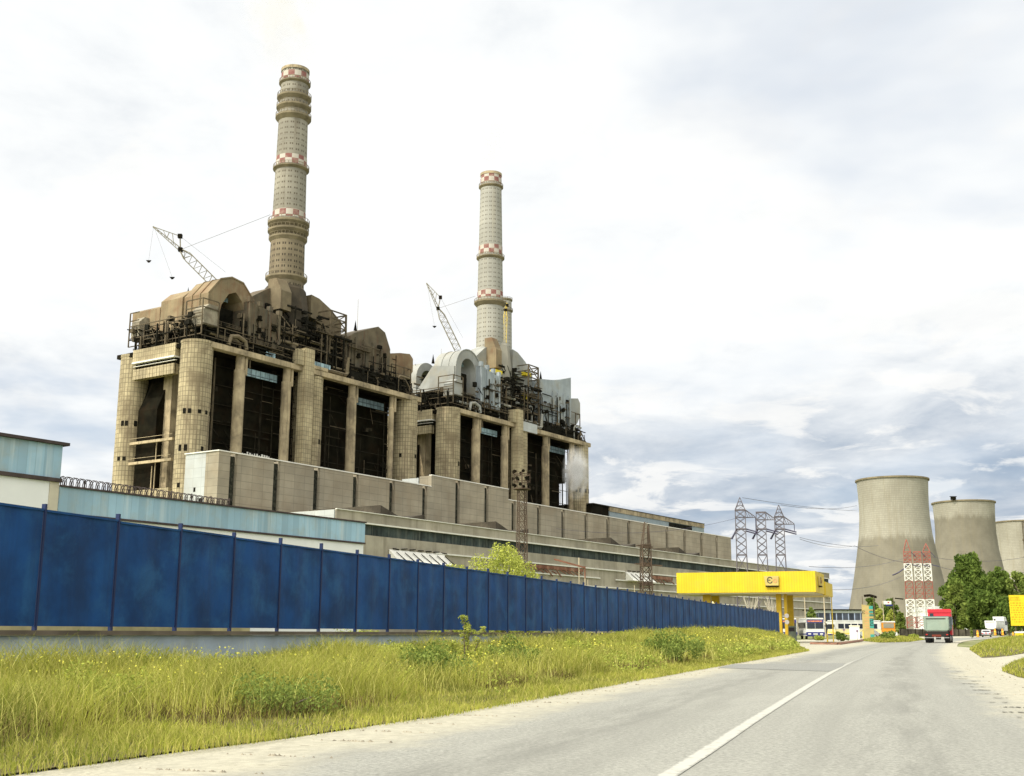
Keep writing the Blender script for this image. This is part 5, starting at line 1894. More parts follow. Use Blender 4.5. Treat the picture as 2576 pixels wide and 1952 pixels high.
# lettered sign shields: on the front and on the end face
for (loc, rot) in (((-0.14, 4.3, (z0 + z1) / 2 + 0.05), (R(90), 0, R(-90))), ((2.6, -0.14, (z0 + z1) / 2 + 0.08), (R(90), 0, 0))):
    e = bpy.data.objects.new('sign_shield', None)
    sg = MB().prism([(-0.74, 0.52), (0.72, 0.52), (0.68, -0.42), (-0.58, -0.42)], 'z', -0.1, 0.1)
    so_ = sg.build('sign_shield', m_tan, st)
    bpy.data.objects.remove(e)
    so_.location = loc
    so_.rotation_euler = rot
    MB().box(-0.60, 0.70, -0.55, -0.43, -0.06, 0.14).build('sign_lamp', m_dark, so_)
    text_mesh('lettering', '\u0404', 0.86, m_blk, so_, (-0.16, 0.06, 0.115), (0, 0, 0), 0.012, 'CENTER')
    ring = MB().lathe(0, 0, [(0.13, 0.105), (0.20, 0.105), (0.20, 0.13), (0.13, 0.13)], 20, caps=False)
    rg = ring.build('emblem_ring', m_org, so_)
    rg.location = (0.36, 0.05, 0)
# pumps and globes
for (x, y, lab) in ((4.2, 3.15, 'grey fuel pump between the two yellow posts'),):
    fp = thing('fuel_pump', lab, 'fuel pump', (Matrix.Translation((pr.x, pr.y, 0)) @ Matrix.Rotation(SRZ, 4, 'Z')) @ Vector((x, y, gz(118) - 0.05)), SRZ)
    MB().box(0, 0.5, -0.45, 0.45, 0, 1.75).build('cabinet', M('pump_grey', (0.16, 0.19, 0.15), 0.2, 1.0), fp, bevel=0.03)
    MB().box(-0.02, 0.1, -0.32, 0.32, 1.2, 1.6).build('display', m_blk, fp)
    MB().tube([(-0.05, 0.47, 1.2), (-0.3, 0.6, 0.6), (-0.1, 0.5, 0.3)], 0.04, 6).build('hose', m_blk, fp)
lg = M('round_sign_grey', (0.45, 0.42, 0.40), 0.1, 2.0)
for (zc, lab) in ((2.35, 'upper round grey traffic sign seen from behind, on the yellow post'), (1.75, 'lower round grey traffic sign seen from behind, on the yellow post')):
    q_ = dp(1981, 1594, 112)
    zz_ = dp(1981, 1549 if zc > 2 else 1565, 112).z
    tag(MB().lathe(0, 0, [(0.20, -0.02), (0.20, 0.02)], 20).xf(Matrix.Translation((q_.x, q_.y, zz_)) @ Matrix.Rotation(R(90), 4, 'X')).build('road_sign', lg), lab, 'road sign', 'round traffic signs by the canopy post')
# gable sign behind the fence
b = dp(1793, 1520, 118)
tag(MB().prism([(-0.42, 0), (0.42, 0), (0, 0.50)], 'y', -0.05, 0.05).box(-0.04, 0.04, 0.06, 0.12, -3.0, 0.2).xf(Matrix.Translation(b + Vector((0, 0, -0.2)))).build(
    'warning_sign', M('pale_yellow_sign', (0.85, 0.72, 0.38), 0.05, 1.0)), 'pale yellow triangular sign showing above the blue fence', 'sign')

# price sign
b = gp(2186, 1606)
k_ = b.y / 3014
ps = thing('price_sign', 'tall tan and teal fuel price sign beside the road', 'sign', b, R(-14))
hp_, wp_ = 84 * k_, 27 * k_
MB().prism([(-wp_ / 2, 0.02), (wp_ / 2, 0.02), (wp_ / 2, hp_ * 0.95), (-wp_ / 2, hp_)], 'y', -0.15, 0.15).build('board', M('tan_board', (0.42, 0.33, 0.13), 0.1, 1.0), ps)
m_teal = M('teal_panel', (0.05, 0.30, 0.24), 0.1, 1.0)
for (a_, c_) in ((0.86, 0.955), (0.75, 0.80), (0.66, 0.70), (0.30, 0.58), (0.03, 0.12)):
    MB().box(wp_ * 0.14, wp_ * 0.5, -0.17, -0.152, hp_ * a_, hp_ * c_).build('teal_panel', m_teal, ps)
text_mesh('lettering', '\u0404', 0.75, m_blk, ps, (-wp_ * 0.36, -0.16, hp_ * 0.76), (R(90), 0, 0), 0.008)
rg = MB().lathe(0, 0, [(0.13, 0), (0.21, 0), (0.21, 0.03), (0.13, 0.03)], 20, caps=False).xf(Matrix.Translation((-wp_ * 0.08, -0.155, hp_ * 0.76)) @ Matrix.Rotation(R(90), 4, 'X')).build('emblem_ring', m_org, ps)
nb = MB()
for (z, n) in ((0.80, 1), (0.71, 1), (0.655, 1), (0.57, 1), (0.52, 1), (0.47, 1), (0.42, 1), (0.37, 1)):
    nb.box(wp_ * 0.17, wp_ * 0.46, -0.185, -0.172, hp_ * z, hp_ * (z + 0.018))
for (z, x) in ((0.47, 0.17), (0.37, 0.17), (0.52, 0.42), (0.42, 0.42)):
    nb.box(wp_ * x, wp_ * (x + 0.05), -0.185, -0.172, hp_ * z, hp_ * (z + 0.05))
nb.build('price_digits', m_blk, ps)
nt = MB()
for j in range(5):
    for x in (-0.30, -0.15, -0.02):
        nt.box(wp_ * x, wp_ * (x + 0.09), -0.165, -0.152, hp_ * (0.60 - j * 0.075), hp_ * (0.625 - j * 0.075))
nt.build('fuel_names', m_org, ps)

# white cabinet
b = gp(2151, 1608)
k_ = b.y / 3014
cb = thing('utility_cabinet', 'white upright utility cabinet beside the yellow-striped bus', 'cabinet', b, R(-18))
MB().box(-12 * k_, 12 * k_, -0.3, 0.9, 0, 31 * k_).build('cabinet_body', m_white, cb)
MB().box(-13 * k_, 13 * k_, -0.4, 1.0, 31 * k_ + 0.003, 34 * k_).build('cabinet_roof', M('cream_roof', (0.75, 0.70, 0.52), 0.05, 1.0), cb)
# small round sign in front of the cabinet and posts
for (px, py, top, r, lab, col) in ((2151, 1609, 1588, 3.2, 'small round dark sign in front of the white cabinet', (0.25, 0.19, 0.24)), (2118, 1609, 1585, 3.2, 'small round dark sign over the dark bush', (0.28, 0.22, 0.24))):
    b = gp(px, py)
    k_ = b.y / 3014
    rs_ = thing('round_sign', lab, 'road sign', b + Vector((0, -1.2, 0)), 0, 'small round signs on the station drive')
    h_ = (py - top) * k_
    MB().cyl(0, 0, -0.1, h_, 0.03, 0.03, 6).build('post', m_steel, rs_)
    MB().lathe(0, 0, [(r * k_, -0.02), (r * k_, 0.02)], 18).xf(Matrix.Translation((0, -0.06, h_)) @ Matrix.Rotation(R(90), 4, 'X')).build('disc', M('sign_back', col, 0.1, 1.0), rs_)
m_ypost = M('yellow_post_paint', (0.75, 0.55, 0.08), 0.08, 1.0)
for (px, py, top, r, lab) in ((2097, 1615, 1495, 0.07, 'tall thin yellow pole at the canopy corner'), (2082, 1615, 1597, 0.09, 'short yellow marker post below the bus'),
                              (2207, 1600, 1583, 0.09, 'short yellow post left of the silver car'), (2172, 1609, 1588, 0.08, 'short pale yellow post left of the price sign')):
    b = gp(px, py)
    h_ = dp(px, top, b.y).z - b.z
    tag(MB().cyl(0, 0, -0.1, h_, r, r * 0.8, 8).lathe(0, 0, [(r * 1.3, h_), (r * 0.4, h_ + 0.06)], 8).xf(Matrix.Translation(b)).build('yellow_post', m_ypost, smooth=True), lab, 'post', 'yellow posts by the filling station')

# office block between the canopy and the cooling tower
m_glz = M('office_glazing', (0.055, 0.065, 0.085), 0.3, 0.5, rough=0.3, grid=(1.6, 50), grid_dark=6.0, grid_w=0.16, tone=0.5)
b = dp(2062, 1594, 300)
ob_ = thing('office_block', 'long two-storey glazed office block below the largest cooling tower', 'building', (b.x, b.y, 0), R(8))
k_ = 300 / 3014
for (xa, xb, za_, zb_, nm, mt, yo) in ((0, 14.2, 4.2, 6.3, 'window_row', m_glz, 0.1), (0, 14.2, 1.2, 3.4, 'window_row', m_glz, 0.1),
                                       (0, 14.2, 6.31, 7.0, 'wall_band', M('grey_green_band', (0.42, 0.45, 0.40), 0.06, 0.5), 0), (0, 14.2, 3.41, 4.19, 'wall_band', m_ledge, 0), (0, 14.2, 0, 1.19, 'wall_band', m_hall, 0)):
    MB().box(xa, xb, yo, 9, za_, zb_).build(nm, mt, ob_)
MB().box(-0.5, 14.8, -0.4, 9.5, 7.01, 7.25).build('roof', m_dark, ob_)
# hall annexe behind the bus
b = dp(2012, 1594, 420)
an = thing('glazed_annexe', 'grey annexe with dark glazing under the end of the turbine hall', 'building', (b.x, b.y, 0), R(10))
MB().box(0, 16, 0, 12, 0, 7.0).build('wall', m_hall, an)
MB().box(1, 14, -0.08, 0.3, 3.6, 6.2).box(1, 14, -0.08, 0.3, 0.8, 2.6).build('glazing', m_band, an)
# utility poles
m_pole = M('weathered_pole', (0.44, 0.37, 0.25), 0.2, 1.0)
for (px, top, depth, wpx, lab) in ((1458, 1403, 100, 3.2, 'pale concrete pole behind the fence, left of its pair'), (1473, 1425, 100, 3.4, 'pale pole with a red top behind the fence'),
                                   (1480, 1458, 100, 2.2, 'short thin pale pole right of the red-topped pole'), (1598, 1472, 110, 2.0, 'short pale pole left of the rusty pylon'),
                                   (1705, 1498, 118, 2.6, 'short pole under the left corner of the canopy'),
                                   (2028, 1502, 230, 3.0, 'pale pole left of the bus under the canopy'), (2077, 1500, 210, 3.4, 'pale wooden pole right of the bus'),
                                   (2174, 1500, 260, 2.2, 'dark pole left of the price sign'), (2203, 1502, 250, 3.0, 'dark wooden pole right of the price sign'),
                                   (2252, 1502, 280, 2.6, 'dark wooden pole behind the small white billboard'), (2334, 1550, 190, 1.6, 'thin pale post beside the dump truck')):
    b = dp(px, 1594, depth)
    g_ = gz(b.y)
    h_ = dp(px, top, depth).z
    r_ = wpx * depth / 3014 / 2
    mb = MB().cyl(0, 0, g_ - 0.2, h_, r_, r_ * 0.8, 8, 0)
    if px == 1473:
        mb.cyl(0, 0, h_ - 1.0, h_ + 0.02, r_ * 1.05, r_ * 1.0, 8, 1)
        mb.beam((0, 0, h_ - 0.1), (-2.6, 0, h_ + 0.6), 0.14, mi=1)
    o = mb.xf(Matrix.Translation((b.x, b.y, 0))).build('utility_pole', [m_pole if px not in (2174, 2203, 2252) else m_steel, m_redrust], smooth=True)
    tag(o, lab, 'pole', 'poles around the plant yard')
# dark gantry beams
gb = MB()
gb.tube([dp(2174, 1499, 262), dp(2188, 1497.5, 262), dp(2203, 1502, 258)], 0.30, 6)
tag(gb.build('gantry_beam', m_dark), 'dark curved beam between the two poles over the price sign', 'beam')
gb = MB().beam(dp(2252, 1505, 282), dp(2272, 1507, 282), 0.5, 0.25)
tag(gb.build('gantry_beam', m_dark), 'dark beam reaching right from the pole behind the white billboard', 'beam')

# ================================================================ vehicles
m_tyre = P1('tyre_rubber', (0.02, 0.02, 0.022), 0.85)
m_rim = P1('wheel_rim', (0.35, 0.34, 0.33), 0.5, 0.5)
m_glass = P1('dark_vehicle_glass', (0.025, 0.03, 0.04), 0.08)
m_vwht = P1('white_vehicle_paint', (0.66, 0.66, 0.61), 0.35)
m_vblu = P1('blue_vehicle_paint', (0.025, 0.03, 0.16), 0.35)
m_lamp = P1('lamp_glass', (0.75, 0.75, 0.70), 0.2)
m_rlamp = P1('red_lamp_glass', (0.45, 0.03, 0.02), 0.3)
m_chas = P1('chassis_black', (0.02, 0.018, 0.015), 0.8)
m_dred = P1('dirty_red_board', (0.16, 0.03, 0.015), 0.7)


def wheel(parent, x, y, r, wd, twin=False):
    mb = MB().lathe(0, 0, [(r * 0.55, -wd / 2), (r * 0.93, -wd / 2), (r, -wd * 0.35), (r, wd * 0.35), (r * 0.93, wd / 2), (r * 0.55, wd / 2)], 24)
    mb.xf(Matrix.Translation((x, y, r)) @ Matrix.Rotation(R(90), 4, 'Y'))
    wo_ = mb.build('wheel', m_tyre, parent, True)
    s = 1 if x > 0 else -1
    rm = MB().lathe(0, 0, [(r * 0.56, 0), (r * 0.5, 0.03), (r * 0.2, 0.05), (0.01, 0.05)], 18).xf(Matrix.Translation((x + s * wd / 2, y, r)) @ Matrix.Rotation(R(90) * s, 4, 'Y'))
    rm.build('rim', m_rim, wo_, True)
    return wo_


def dump_truck(label, loc, rz, cabm, bedm, bedm2, rounded=False):
    """local -y is the rear, x across"""
    d = thing('dump_truck', label, 'dump truck', loc, rz, 'dump trucks on the road')
    W = 1.27
    bed = MB()
    # tipper body: half-pipe cross section, open on top
    out = [(-W, 3.05), (-W, 1.75), (-W * 0.93, 1.5), (-W * 0.75, 1.38), (W * 0.75, 1.38), (W * 0.93, 1.5), (W, 1.75), (W, 3.05)]
    if rounded:
        out = [(-W, 3.05), (-W, 2.3), (-W * 0.93, 1.8), (-W * 0.72, 1.42), (-W * 0.4, 1.28), (W * 0.4, 1.28), (W * 0.72, 1.42), (W * 0.93, 1.8), (W, 2.3), (W, 3.05)]
    inn = [(x * 0.94, z + (0.10 if z < 1.9 else 0)) for x, z in out]
    ring = out + inn[::-1]
    bed.prism(ring, 'y', 0.12, 5.2)
    bed.prism(out, 'y', 5.2, 5.32)
    for y in (1.2, 2.4, 3.6, 4.8):
        for s in (-1, 1):
            bed.box(s * W - 0.03 if s < 0 else W - 0.005, s * W + 0.005 if s < 0 else W + 0.03, y, y + 0.12, 1.95, 3.0)
    bed.box(-W - 0.04, W + 0.04, 0.13, 5.3, 3.051, 3.13)
    bed.build('tipper_body', bedm2, d, bevel=0.015)
    tg = MB().prism(out, 'y', 0.0, 0.11)
    tgo = tg.build('tailgate', bedm, d)
    fr = MB()
    for (a_, b_, c_, e_) in ((-W, W, 2.88, 3.06), (-W * 0.93, -W * 0.80, 1.55, 2.88), (W * 0.80, W * 0.93, 1.55, 2.88), (-W * 0.8, W * 0.8, 1.5, 1.62)):
        fr.box(a_, b_, -0.07, -0.002, c_, e_)
    fr.build('tailgate_frame', bedm, tgo)
    MB().box(-1.15, 1.15, 0.02, 0.10, 0.70, 1.36).build('rear_valance', m_chas, d)
    MB().box(-W * 0.79, W * 0.72, -0.03, -0.003, 2.78, 2.87).build('tailgate_seal', m_chas, tgo)
    ch = MB().box(-1.0, 1.0, 0.45, 0.6, 0.7, 1.36).box(-0.45, 0.45, 0.15, 7.6, 0.75, 1.1).box(-1.18, 1.18, 0.05, 0.16, 0.88, 1.12).box(-1.0, 1.0, 0.3, 1.0, 1.1, 1.2)
    ch.box(-0.2, 0.2, 1.0, 2.8, 0.4, 0.8)
    ch.build('chassis', m_chas, d)
    MB().beam((-1.22, -0.02, 0.62), (1.22, -0.02, 0.62), 0.06, 0.08).build('under_run_bar', m_rim, d)
    MB().box(-0.5, 0.42, 0.0, 0.04, 0.74, 0.98).build('red_plate', m_dred, d)
    for s in (-1, 1):
        MB().box(s * 1.02 - 0.1, s * 1.02 + 0.1, -0.02, 0.045, 0.92, 1.04).build('tail_lamp', m_rlamp, d)
        for y in (1.0, 2.4, 6.4):
            wheel(d, s * 0.98, y, 0.52, 0.52 if y < 5 else 0.34)
        MB().box(s * 0.98 - 0.3, s * 0.98 + 0.3, 0.35, 0.40, 0.35, 1.36).build('mudflap', m_chas, d)
    cab = MB().prism([(5.5, 0.9), (7.75, 0.9), (7.8, 2.0), (7.55, 3.15), (7.3, 3.62), (5.5, 3.62)], 'x', -1.2, 1.2)
    cab.build('cab', cabm, d, bevel=0.05)
    MB().prism([(5.45, 3.63), (7.2, 3.63), (6.9, 4.0), (5.45, 4.08)], 'x', -1.22, 1.22).build('roof_spoiler', cabm, d, bevel=0.03)
    MB().box(-1.0, -0.62, 5.42, 5.5, 3.2, 3.55).build('rear_window', m_glass, d)
    MB().box(1.18, 1.215, 6.3, 7.3, 2.2, 3.1).box(-1.215, -1.18, 6.3, 7.3, 2.2, 3.1).build('side_window', m_glass, d)
    for s in (-1, 1):
        MB().box(s * 1.42 - 0.1, s * 1.42 + 0.1, 7.4, 7.55, 2.2, 2.9).beam((s * 1.2, 7.5, 2.9), (s * 1.42, 7.5, 2.85), 0.05).build('mirror', m_chas, d)
    return d


m_tred = M('red_cab_paint', (0.62, 0.03, 0.045), 0.08, 1.0, rough=0.35)
m_tgrn = M('grey_green_bed_paint', (0.26, 0.325, 0.26), 0.08, 1.0, rough=0.5, dirt=(0.30, 0.30, 0.22), dirt_amt=0.4)
m_tdk = M('dark_blue_grey_bed_paint', (0.10, 0.14, 0.17), 0.1, 1.0, rough=0.5)
tp = dp(2357, 1597, 124)
hd = math.atan2(41.4 - 31.5, 26)
dump_truck('red-cabbed dump truck with a grey-green tipper driving away on the road', (tp.x, tp.y, gz(tp.y) + 0.01), -R(23.5), m_tred, m_tgrn, m_tdk).scale = (0.98, 1.0, 0.87)
tp = dp(2494, 1597, 246)
wt = dump_truck('white dump truck with a rounded tipper parked under the trees', (tp.x, tp.y, gz(tp.y) + 0.4), R(-40), m_vwht, m_vwht, m_vwht, True)
wt.scale = (0.92, 0.92, 0.92)


def car(label, loc, rz, paint, roofm, police=False):
    c_ = thing('car', label, 'car', loc, rz, None)
    prof = [(0.0, 0.35), (0.05, 0.85), (0.35, 0.98), (0.75, 1.30), (1.25, 1.43), (2.25, 1.43), (2.95, 1.02), (3.95, 0.84), (4.15, 0.6), (4.15, 0.3), (0.1, 0.28)]
    MB().prism(prof, 'x', -0.82, 0.82).build('body', paint, c_, bevel=0.06)
    MB().prism([(0.32, 1.0), (0.74, 1.27), (0.78, 1.24), (0.40, 0.98)], 'x', -0.68, 0.68).xf(Matrix.Translation((0, -0.02, 0.02))).build('rear_window', m_glass, c_)
    MB().prism([(2.28, 1.40), (2.90, 1.05), (2.94, 1.07), (2.34, 1.42)], 'x', -0.70, 0.70).xf(Matrix.Translation((0, 0.02, 0.02))).build('windscreen', m_glass, c_)
    for s in (-1, 1):
        MB().prism([(0.80, 1.02), (1.05, 1.34), (2.20, 1.34), (2.72, 1.04)], 'x', s * 0.825 - 0.01, s * 0.825 + 0.01).build('side_window', m_glass, c_)
        MB().box(s * 0.68 - 0.12, s * 0.68 + 0.12, -0.02, 0.06, 0.62, 0.80).build('tail_lamp', m_rlamp, c_)
        MB().box(s * 0.62 - 0.16, s * 0.62 + 0.16, 4.08, 4.17, 0.58, 0.74).build('headlight', m_lamp, c_)
        for y in (0.75, 3.25):
            wheel(c_, s * 0.74, y, 0.30, 0.2)
    MB().box(-0.3, 0.3, -0.03, 0.05, 0.45, 0.58).build('number_plate', m_vwht, c_)
    MB().box(-0.84, 0.84, -0.06, 0.2, 0.32, 0.52).build('bumper', m_chas, c_)
    return c_


m_silver = P1('silver_paint', (0.42, 0.45, 0.45), 0.3, 0.5)
b = dp(2238, 1600, 200)
car('silver hatchback half hidden by the wide low bush', (b.x - 1.6, b.y, gz(b.y)), R(72), m_silver, None)
b = dp(2481, 1600, 238)
pc = car('small white and blue car with red marks waiting beside the white dump truck', (b.x, b.y, gz(b.y)), R(-24), m_vwht, None)
MB().box(-0.84, 0.84, -0.005, 0.03, 0.62, 0.72).build('blue_stripe', m_vblu, pc)
MB().box(-0.08, 0.08, -0.012, 0.03, 0.42, 0.98).build('red_stripe', m_rlamp, pc)


def bus(label, loc, rz, low, stripe, L=11.0, front_sign=True):
    """front at local y = 0 facing -y"""
    v = thing('bus', label, 'bus', loc, rz, 'buses parked by the filling station')
    W, H = 1.25, 2.95
    MB().box(-W, W, 0.10, L, 0.45, 1.40).build('lower_body', low, v, bevel=0.05)
    MB().box(-W * 0.985, W * 0.985, 0.14, L - 0.05, 1.401, 2.72).build('pillar_frame', m_vwht, v, bevel=0.05)
    MB().box(-W, W, 0.05, L, 2.721, H).build('roof', m_vwht, v, bevel=0.1)
    MB().box(-W + 0.14, -0.03, 0.09, 0.135, 1.48, 2.28).box(0.03, W - 0.14, 0.09, 0.135, 1.48, 2.28).build('windscreen', m_glass, v)
    if front_sign:
        MB().box(-W + 0.1, W - 0.1, 0.085, 0.138, 2.30, 2.70).build('sign_box', m_vblu, v)
        sg_ = MB()
        x = -W + 0.25
        while x < W - 0.3:
            wl = rng.choice((0.06, 0.10, 0.13))
            sg_.box(x, x + wl, 0.07, 0.083, 2.40, 2.58)
            x += wl + 0.06
        sg_.build('destination_letters', P1('orange_sign_letters', (0.85, 0.30, 0.08), 0.5), v)
    MB().box(-W - 0.01, W + 0.01, 0.06, 0.098, 0.80, 1.0).box(-W - 0.012, W + 0.012, 0.05, L - 0.4, 0.62, 0.80).build('stripe', stripe, v)
    for s in (-1, 1):
        for k in (0.78, 1.0):
            MB().box(s * k * 0.92 - 0.1, s * k * 0.92 + 0.1, 0.03, 0.095, 0.66, 0.82).build('headlight', m_lamp, v)
        sw = MB()
        y = 0.9
        while y < L - 1:
            sw.box(s * W - 0.02, s * W + 0.004 if s > 0 else s * W + 0.02, y, y + 1.05, 1.55, 2.35) if s > 0 else sw.box(-W - 0.004, -W + 0.02, y, y + 1.05, 1.55, 2.35)
            y += 1.25
        sw.build('side_windows', m_glass, v)
        for y in (2.0, L - 3):
            wheel(v, s * 1.08, y, 0.48, 0.3)
        MB().box(s * 1.5 - 0.08, s * 1.5 + 0.08, -0.1, 0.02, 1.75, 2.2).beam((s * 1.25, 0.05, 2.3), (s * 1.5, -0.04, 2.2), 0.05).build('mirror', m_chas, v)
    MB().box(-1.2, 1.2, 0.0, 0.12, 0.40, 0.60).build('bumper', m_vblu, v, bevel=0.03)
    MB().box(-0.3, 0.3, -0.01, 0.03, 0.66, 0.80).build('number_plate', m_vwht, v)
    return v


b = dp(2052, 1600, 168)
bus('white bus with a blue front and orange sign facing the road, in full view', (b.x, b.y, gz(b.y)), R(-8), m_vwht, m_vblu)
b = dp(1984, 1600, 172)
bus('white and blue bus half hidden behind the yellow canopy posts', (b.x, b.y, gz(b.y)), R(-6), m_vwht, m_vblu)
m_cream = P1('cream_bus_paint', (0.80, 0.70, 0.36), 0.4)
b = dp(2094, 1600, 205)
bus('cream and yellow striped bus standing side-on behind the white cabinet', (b.x, b.y + 1.2, gz(b.y)), R(-90) + R(12), m_cream, m_ypost, 9.0, False)
# orange van seen from behind
b = dp(2252, 1600, 190)
ov = thing('orange_minibus', 'orange and white high-roofed minibus behind the silver car', 'minibus', (b.x, b.y + 3.0, gz(b.y)), R(-15))
m_orng = P1('orange_paint', (0.62, 0.26, 0.02), 0.4)
MB().box(-1.0, 1.0, 0, 4.5, 0.95, 1.55).build('waist_panel', m_orng, ov, bevel=0.04)
MB().box(-1.0, 1.0, 0.02, 4.5, 1.551, 2.5).build('upper_body', m_orng, ov, bevel=0.04)
MB().box(-0.98, 1.06, -0.05, 4.6, 2.501, 2.72).build('roof', m_vwht, ov, bevel=0.04)
MB().box(-0.8, 0.8, -0.02, 0.05, 1.65, 2.4).build('rear_window', P1('pale_glass', (0.25, 0.24, 0.18), 0.15), ov)
MB().box(-0.98, 1.3, -0.02, 4.5, 0.4, 0.949).build('lower_body', m_vwht, ov, bevel=0.04)
for s in (-1, 1):
    for y in (0.9, 3.6):
        wheel(ov, s * 0.9, y, 0.36, 0.22)

# ================================================================ signs and site furniture on the right
b = dp(2546, 1594, 150)
k_ = 150 / 3014
bl = thing('billboard', 'yellow works billboard with rows of orange lettering at the picture edge', 'billboard', (b.x, b.y, gz(b.y)), R(-4))
z0_, z1_ = dp(2546, 1574, 150).z - gz(b.y), dp(2546, 1497, 150).z - gz(b.y)
m_bill = M('billboard_yellow', (0.76, 0.57, 0.02), 0.04, 0.8, rough=0.6)
MB().box(0, 3.2, 0, 0.12, z0_, z1_).build('board', m_bill, bl)
MB().box(0.5, 0.62, 0.13, 0.25, -0.3, z1_ - 0.3).box(2.7, 2.82, 0.13, 0.25, -0.3, z1_ - 0.3).build('post', m_steel, bl)
text_mesh('heading', 'ȘANTIER', 0.30, M('ochre_lettering', (0.48, 0.36, 0.03), 0.1, 1), bl, (0.62, -0.02, z1_ - 0.32), (R(90), 0, 0), 0.006)
text_mesh('heading', 'ÎN LUCRU', 0.30, bpy.data.materials['ochre_lettering'], bl, (0.66, -0.02, z1_ - 0.62), (R(90), 0, 0), 0.006)
tx = MB()
for j in range(9):
    z = z1_ - 1.05 - j * 0.29
    x = 0.12
    while x < 2.9:
        wl = rng.uniform(0.10, 0.34)
        if rng.random() < 0.85:
            for q_ in range(int(wl / 0.07)):
                tx.box(x + q_ * 0.07, x + q_ * 0.07 + 0.045, -0.012, -0.002, z, z + 0.13)
        x += wl + 0.10
tx.build('small_lettering', P1('amber_lettering', (0.55, 0.22, 0.01), 0.6), bl)
b = dp(2564, 1600, 140)
ss = thing('site_sign', 'small yellow site sign on legs below the billboard', 'sign', (b.x, b.y, gz(b.y)), R(-4))
MB().box(-0.42, 0.5, 0, 0.05, 0.50, 1.0).build('board', m_bill, ss)
MB().box(-0.5, 0.6, 0.01, 0.06, 1.02, 1.2).build('top_rail', m_white, ss)
MB().box(-0.46, -0.40, 0.06, 0.1, -0.2, 1.2).box(0.46, 0.52, 0.06, 0.1, -0.2, 1.2).build('leg', m_pole, ss)
# white billboard in the yard
b = dp(2237, 1594, 255)
k_ = 255 / 3014
wb = thing('small_billboard', 'small white billboard with a blue underside on a pole in the yard', 'billboard', (b.x, b.y, gz(b.y)), 0)
zc = dp(2237, 1524, 255).z
MB().box(-0.8, 0.85, 0, 0.2, zc - 0.36, zc + 0.36).build('board', m_vwht, wb)
MB().box(-0.3, 1.1, 0.02, 0.22, zc - 0.72, zc - 0.37).build('lower_board', m_vblu, wb)
MB().box(0.05, 0.4, -0.01, 0.0, zc - 0.1, zc + 0.12).build('red_mark', m_rlamp, wb)
MB().cyl(-0.95, 0.1, -0.2, zc + 0.4, 0.1, 0.08, 8).build('pole', m_pole, wb)
# traffic delineators
for (px, py, lab) in ((2460, 1603, 'orange delineator left of the small white car'), (2504, 1600, 'orange delineator under the white tipper'), (2523, 1599, 'orange delineator below the white truck cab'),
                      (2549, 1594, 'small orange cone in the grass before the billboard')):
    b = dp(px, 1600, 232)
    z_ = gz(b.y) + (0.35 if px > 2490 else 0)
    hh_ = 1.3 if px != 2549 else 0.7
    t_ = thing('delineator', lab, 'traffic cone', (b.x, b.y, z_), 0, 'orange delineators at the works')
    MB().cyl(0, 0, 0.05, hh_, 0.24 if px != 2549 else 0.2, 0.15 if px != 2549 else 0.05, 12).build('cone', P1('delineator_orange', (0.75, 0.32, 0.02), 0.5), t_)
    MB().lathe(0, 0, [(0.225, hh_ * 0.5), (0.215, hh_ * 0.66)], 12, caps=False).build('reflective_band', m_ypost, t_)
    MB().box(-0.3, 0.3, -0.3, 0.3, 0, 0.05).build('foot', m_chas, t_)

# low dark wall and white building behind the masts
b0, b1 = dp(2265, 1594, 260), dp(2480, 1594, 275)
yw = thing('yard_wall', 'low dark weathered wall along the far side of the road', 'wall', (b0.x, b0.y, gz(b0.y)), math.atan2(b1.y - b0.y, b1.x - b0.x))
ln = (b1 - b0).length
MB().box(0, ln, 0, 0.25, -0.3, 1.55).build('wall', M('dark_weathered_boards', (0.10, 0.085, 0.06), 0.4, 0.8, grid=(1.2, 30), grid_dark=0.5, grid_w=0.08, tone=0.3), yw)
ps_ = MB()
for k in range(int(ln / 2.4)):
    ps_.box(k * 2.4, k * 2.4 + 0.12, -0.06, 0.0, -0.2, 1.7)
ps_.build('post', m_dark, yw)
b = dp(2318, 1594, 430)
ws = thing('white_shed', 'low white shed behind the red and white masts', 'shed', (b.x, b.y, gz(b.y)), R(-4))
MB().box(0, 20, 0, 10, 0, 8.4).build('wall', m_white, ws)
MB().prism([(-0.4, 8.41), (20.4, 8.41), (20.4, 9.2), (6, 10.3), (-0.4, 9.6)], 'y', -0.3, 10.3).build('roof', M('pale_shed_roof', (0.55, 0.56, 0.54), 0.06, 0.5), ws)

# ================================================================ smoke


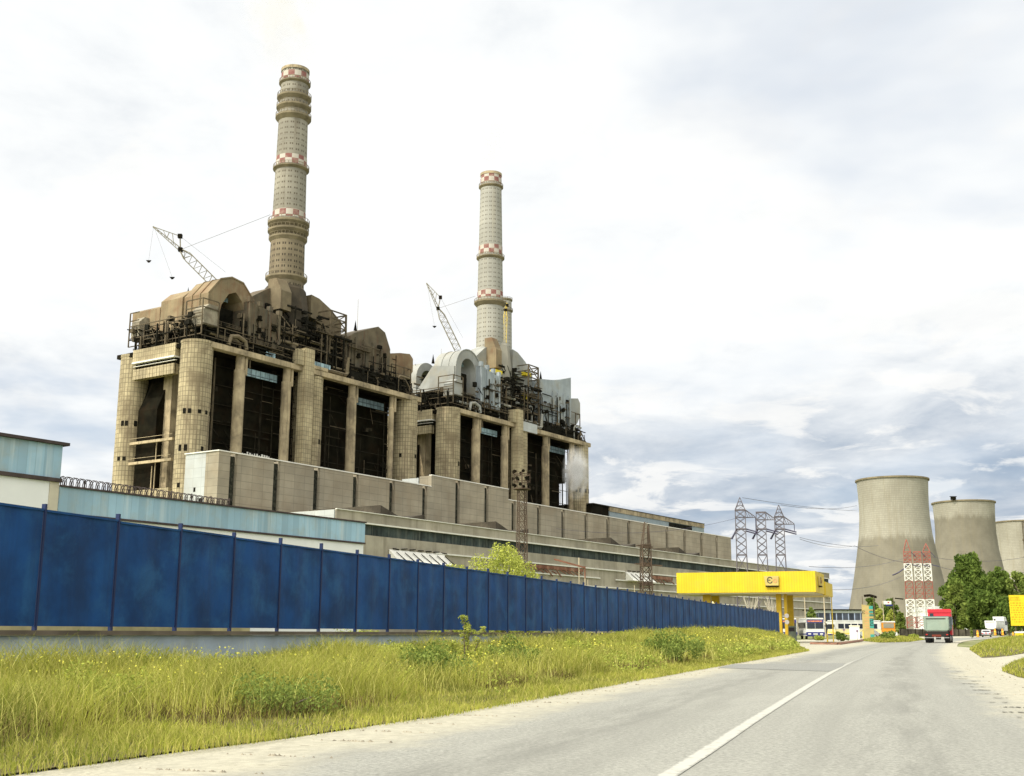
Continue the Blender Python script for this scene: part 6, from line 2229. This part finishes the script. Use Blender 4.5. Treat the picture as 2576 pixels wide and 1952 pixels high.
def smoke(name, label, loc, scl, dens, col, seed, rot=(0, 0, 0)):
    bm = bmesh.new()
    bmesh.ops.create_icosphere(bm, subdivisions=3, radius=1.0)
    me = bpy.data.meshes.new(name)
    bm.to_mesh(me)
    bm.free()
    m = bpy.data.materials.new(name + '_vapour')
    m.use_nodes = True
    t = NT(m.node_tree)
    ob = t.n('ShaderNodeTexCoord').outputs['Object']
    ln_ = t.n('ShaderNodeVectorMath', operation='LENGTH')
    t.set(ln_.inputs[0], ob)
    fall = t.ramp(ln_.outputs['Value'], 1.0, 0.15)
    nz = t.ramp(t.noise(t.comb(*[t.math('ADD', v, seed) for v in t.sep(ob)]), 2.2, 4, 0.6, 0.6), 0.38, 0.7)
    d_ = t.math('MULTIPLY', t.math('MULTIPLY', fall, nz), dens)
    pv = t.n('ShaderNodeVolumePrincipled')
    pv.inputs['Color'].default_value = (*col, 1)
    t.set(pv.inputs['Density'], d_)
    o = t.n('ShaderNodeOutputMaterial')
    t.t.links.new(pv.outputs[0], o.inputs['Volume'])
    m.cycles.volume_sampling = 'DISTANCE'
    me.materials.append(m)
    ob_ = bpy.data.objects.new(name, me)
    COL.objects.link(ob_)
    ob_.location = loc
    ob_.scale = scl
    ob_.rotation_euler = rot
    return tag(ob_, label, 'smoke', None, 'stuff')


x_, y_, _z = pw(282.4, 281)
smoke('chimney_smoke', 'faint beige smoke drifting from the taller chimney top', (x_ - 5, y_, 224), (18, 14, 28), 0.07, (0.86, 0.81, 0.70), 2.0, (0, R(-8), 0))
x_, y_, _z = pw(407, 281)
smoke('chimney_smoke', 'barely visible smoke over the pale chimney', (x_ + 1, y_, 219), (9, 9, 18), 0.03, (0.86, 0.83, 0.76), 5.0)
x_, y_, _z = pw(436, 255)
smoke('steam', 'white steam puff at the end tower of the grey boiler house', (x_, y_, 69), (7, 6.5, 13), 1.1, (0.97, 0.97, 0.95), 8.0)

sc.cycles.volume_step_rate = 1.0
sc.cycles.volume_bounces = 1
sc.cycles.sample_clamp_indirect = 4.0
sc.cycles.max_bounces = 6
sc.cycles.transparent_max_bounces = 6
sc.cycles.use_denoising = True
sc.cycles.denoiser = 'OPENIMAGEDENOISE'
sc.cycles.denoising_input_passes = 'RGB_ALBEDO_NORMAL'
sc.cycles.denoising_prefilter = 'NONE'
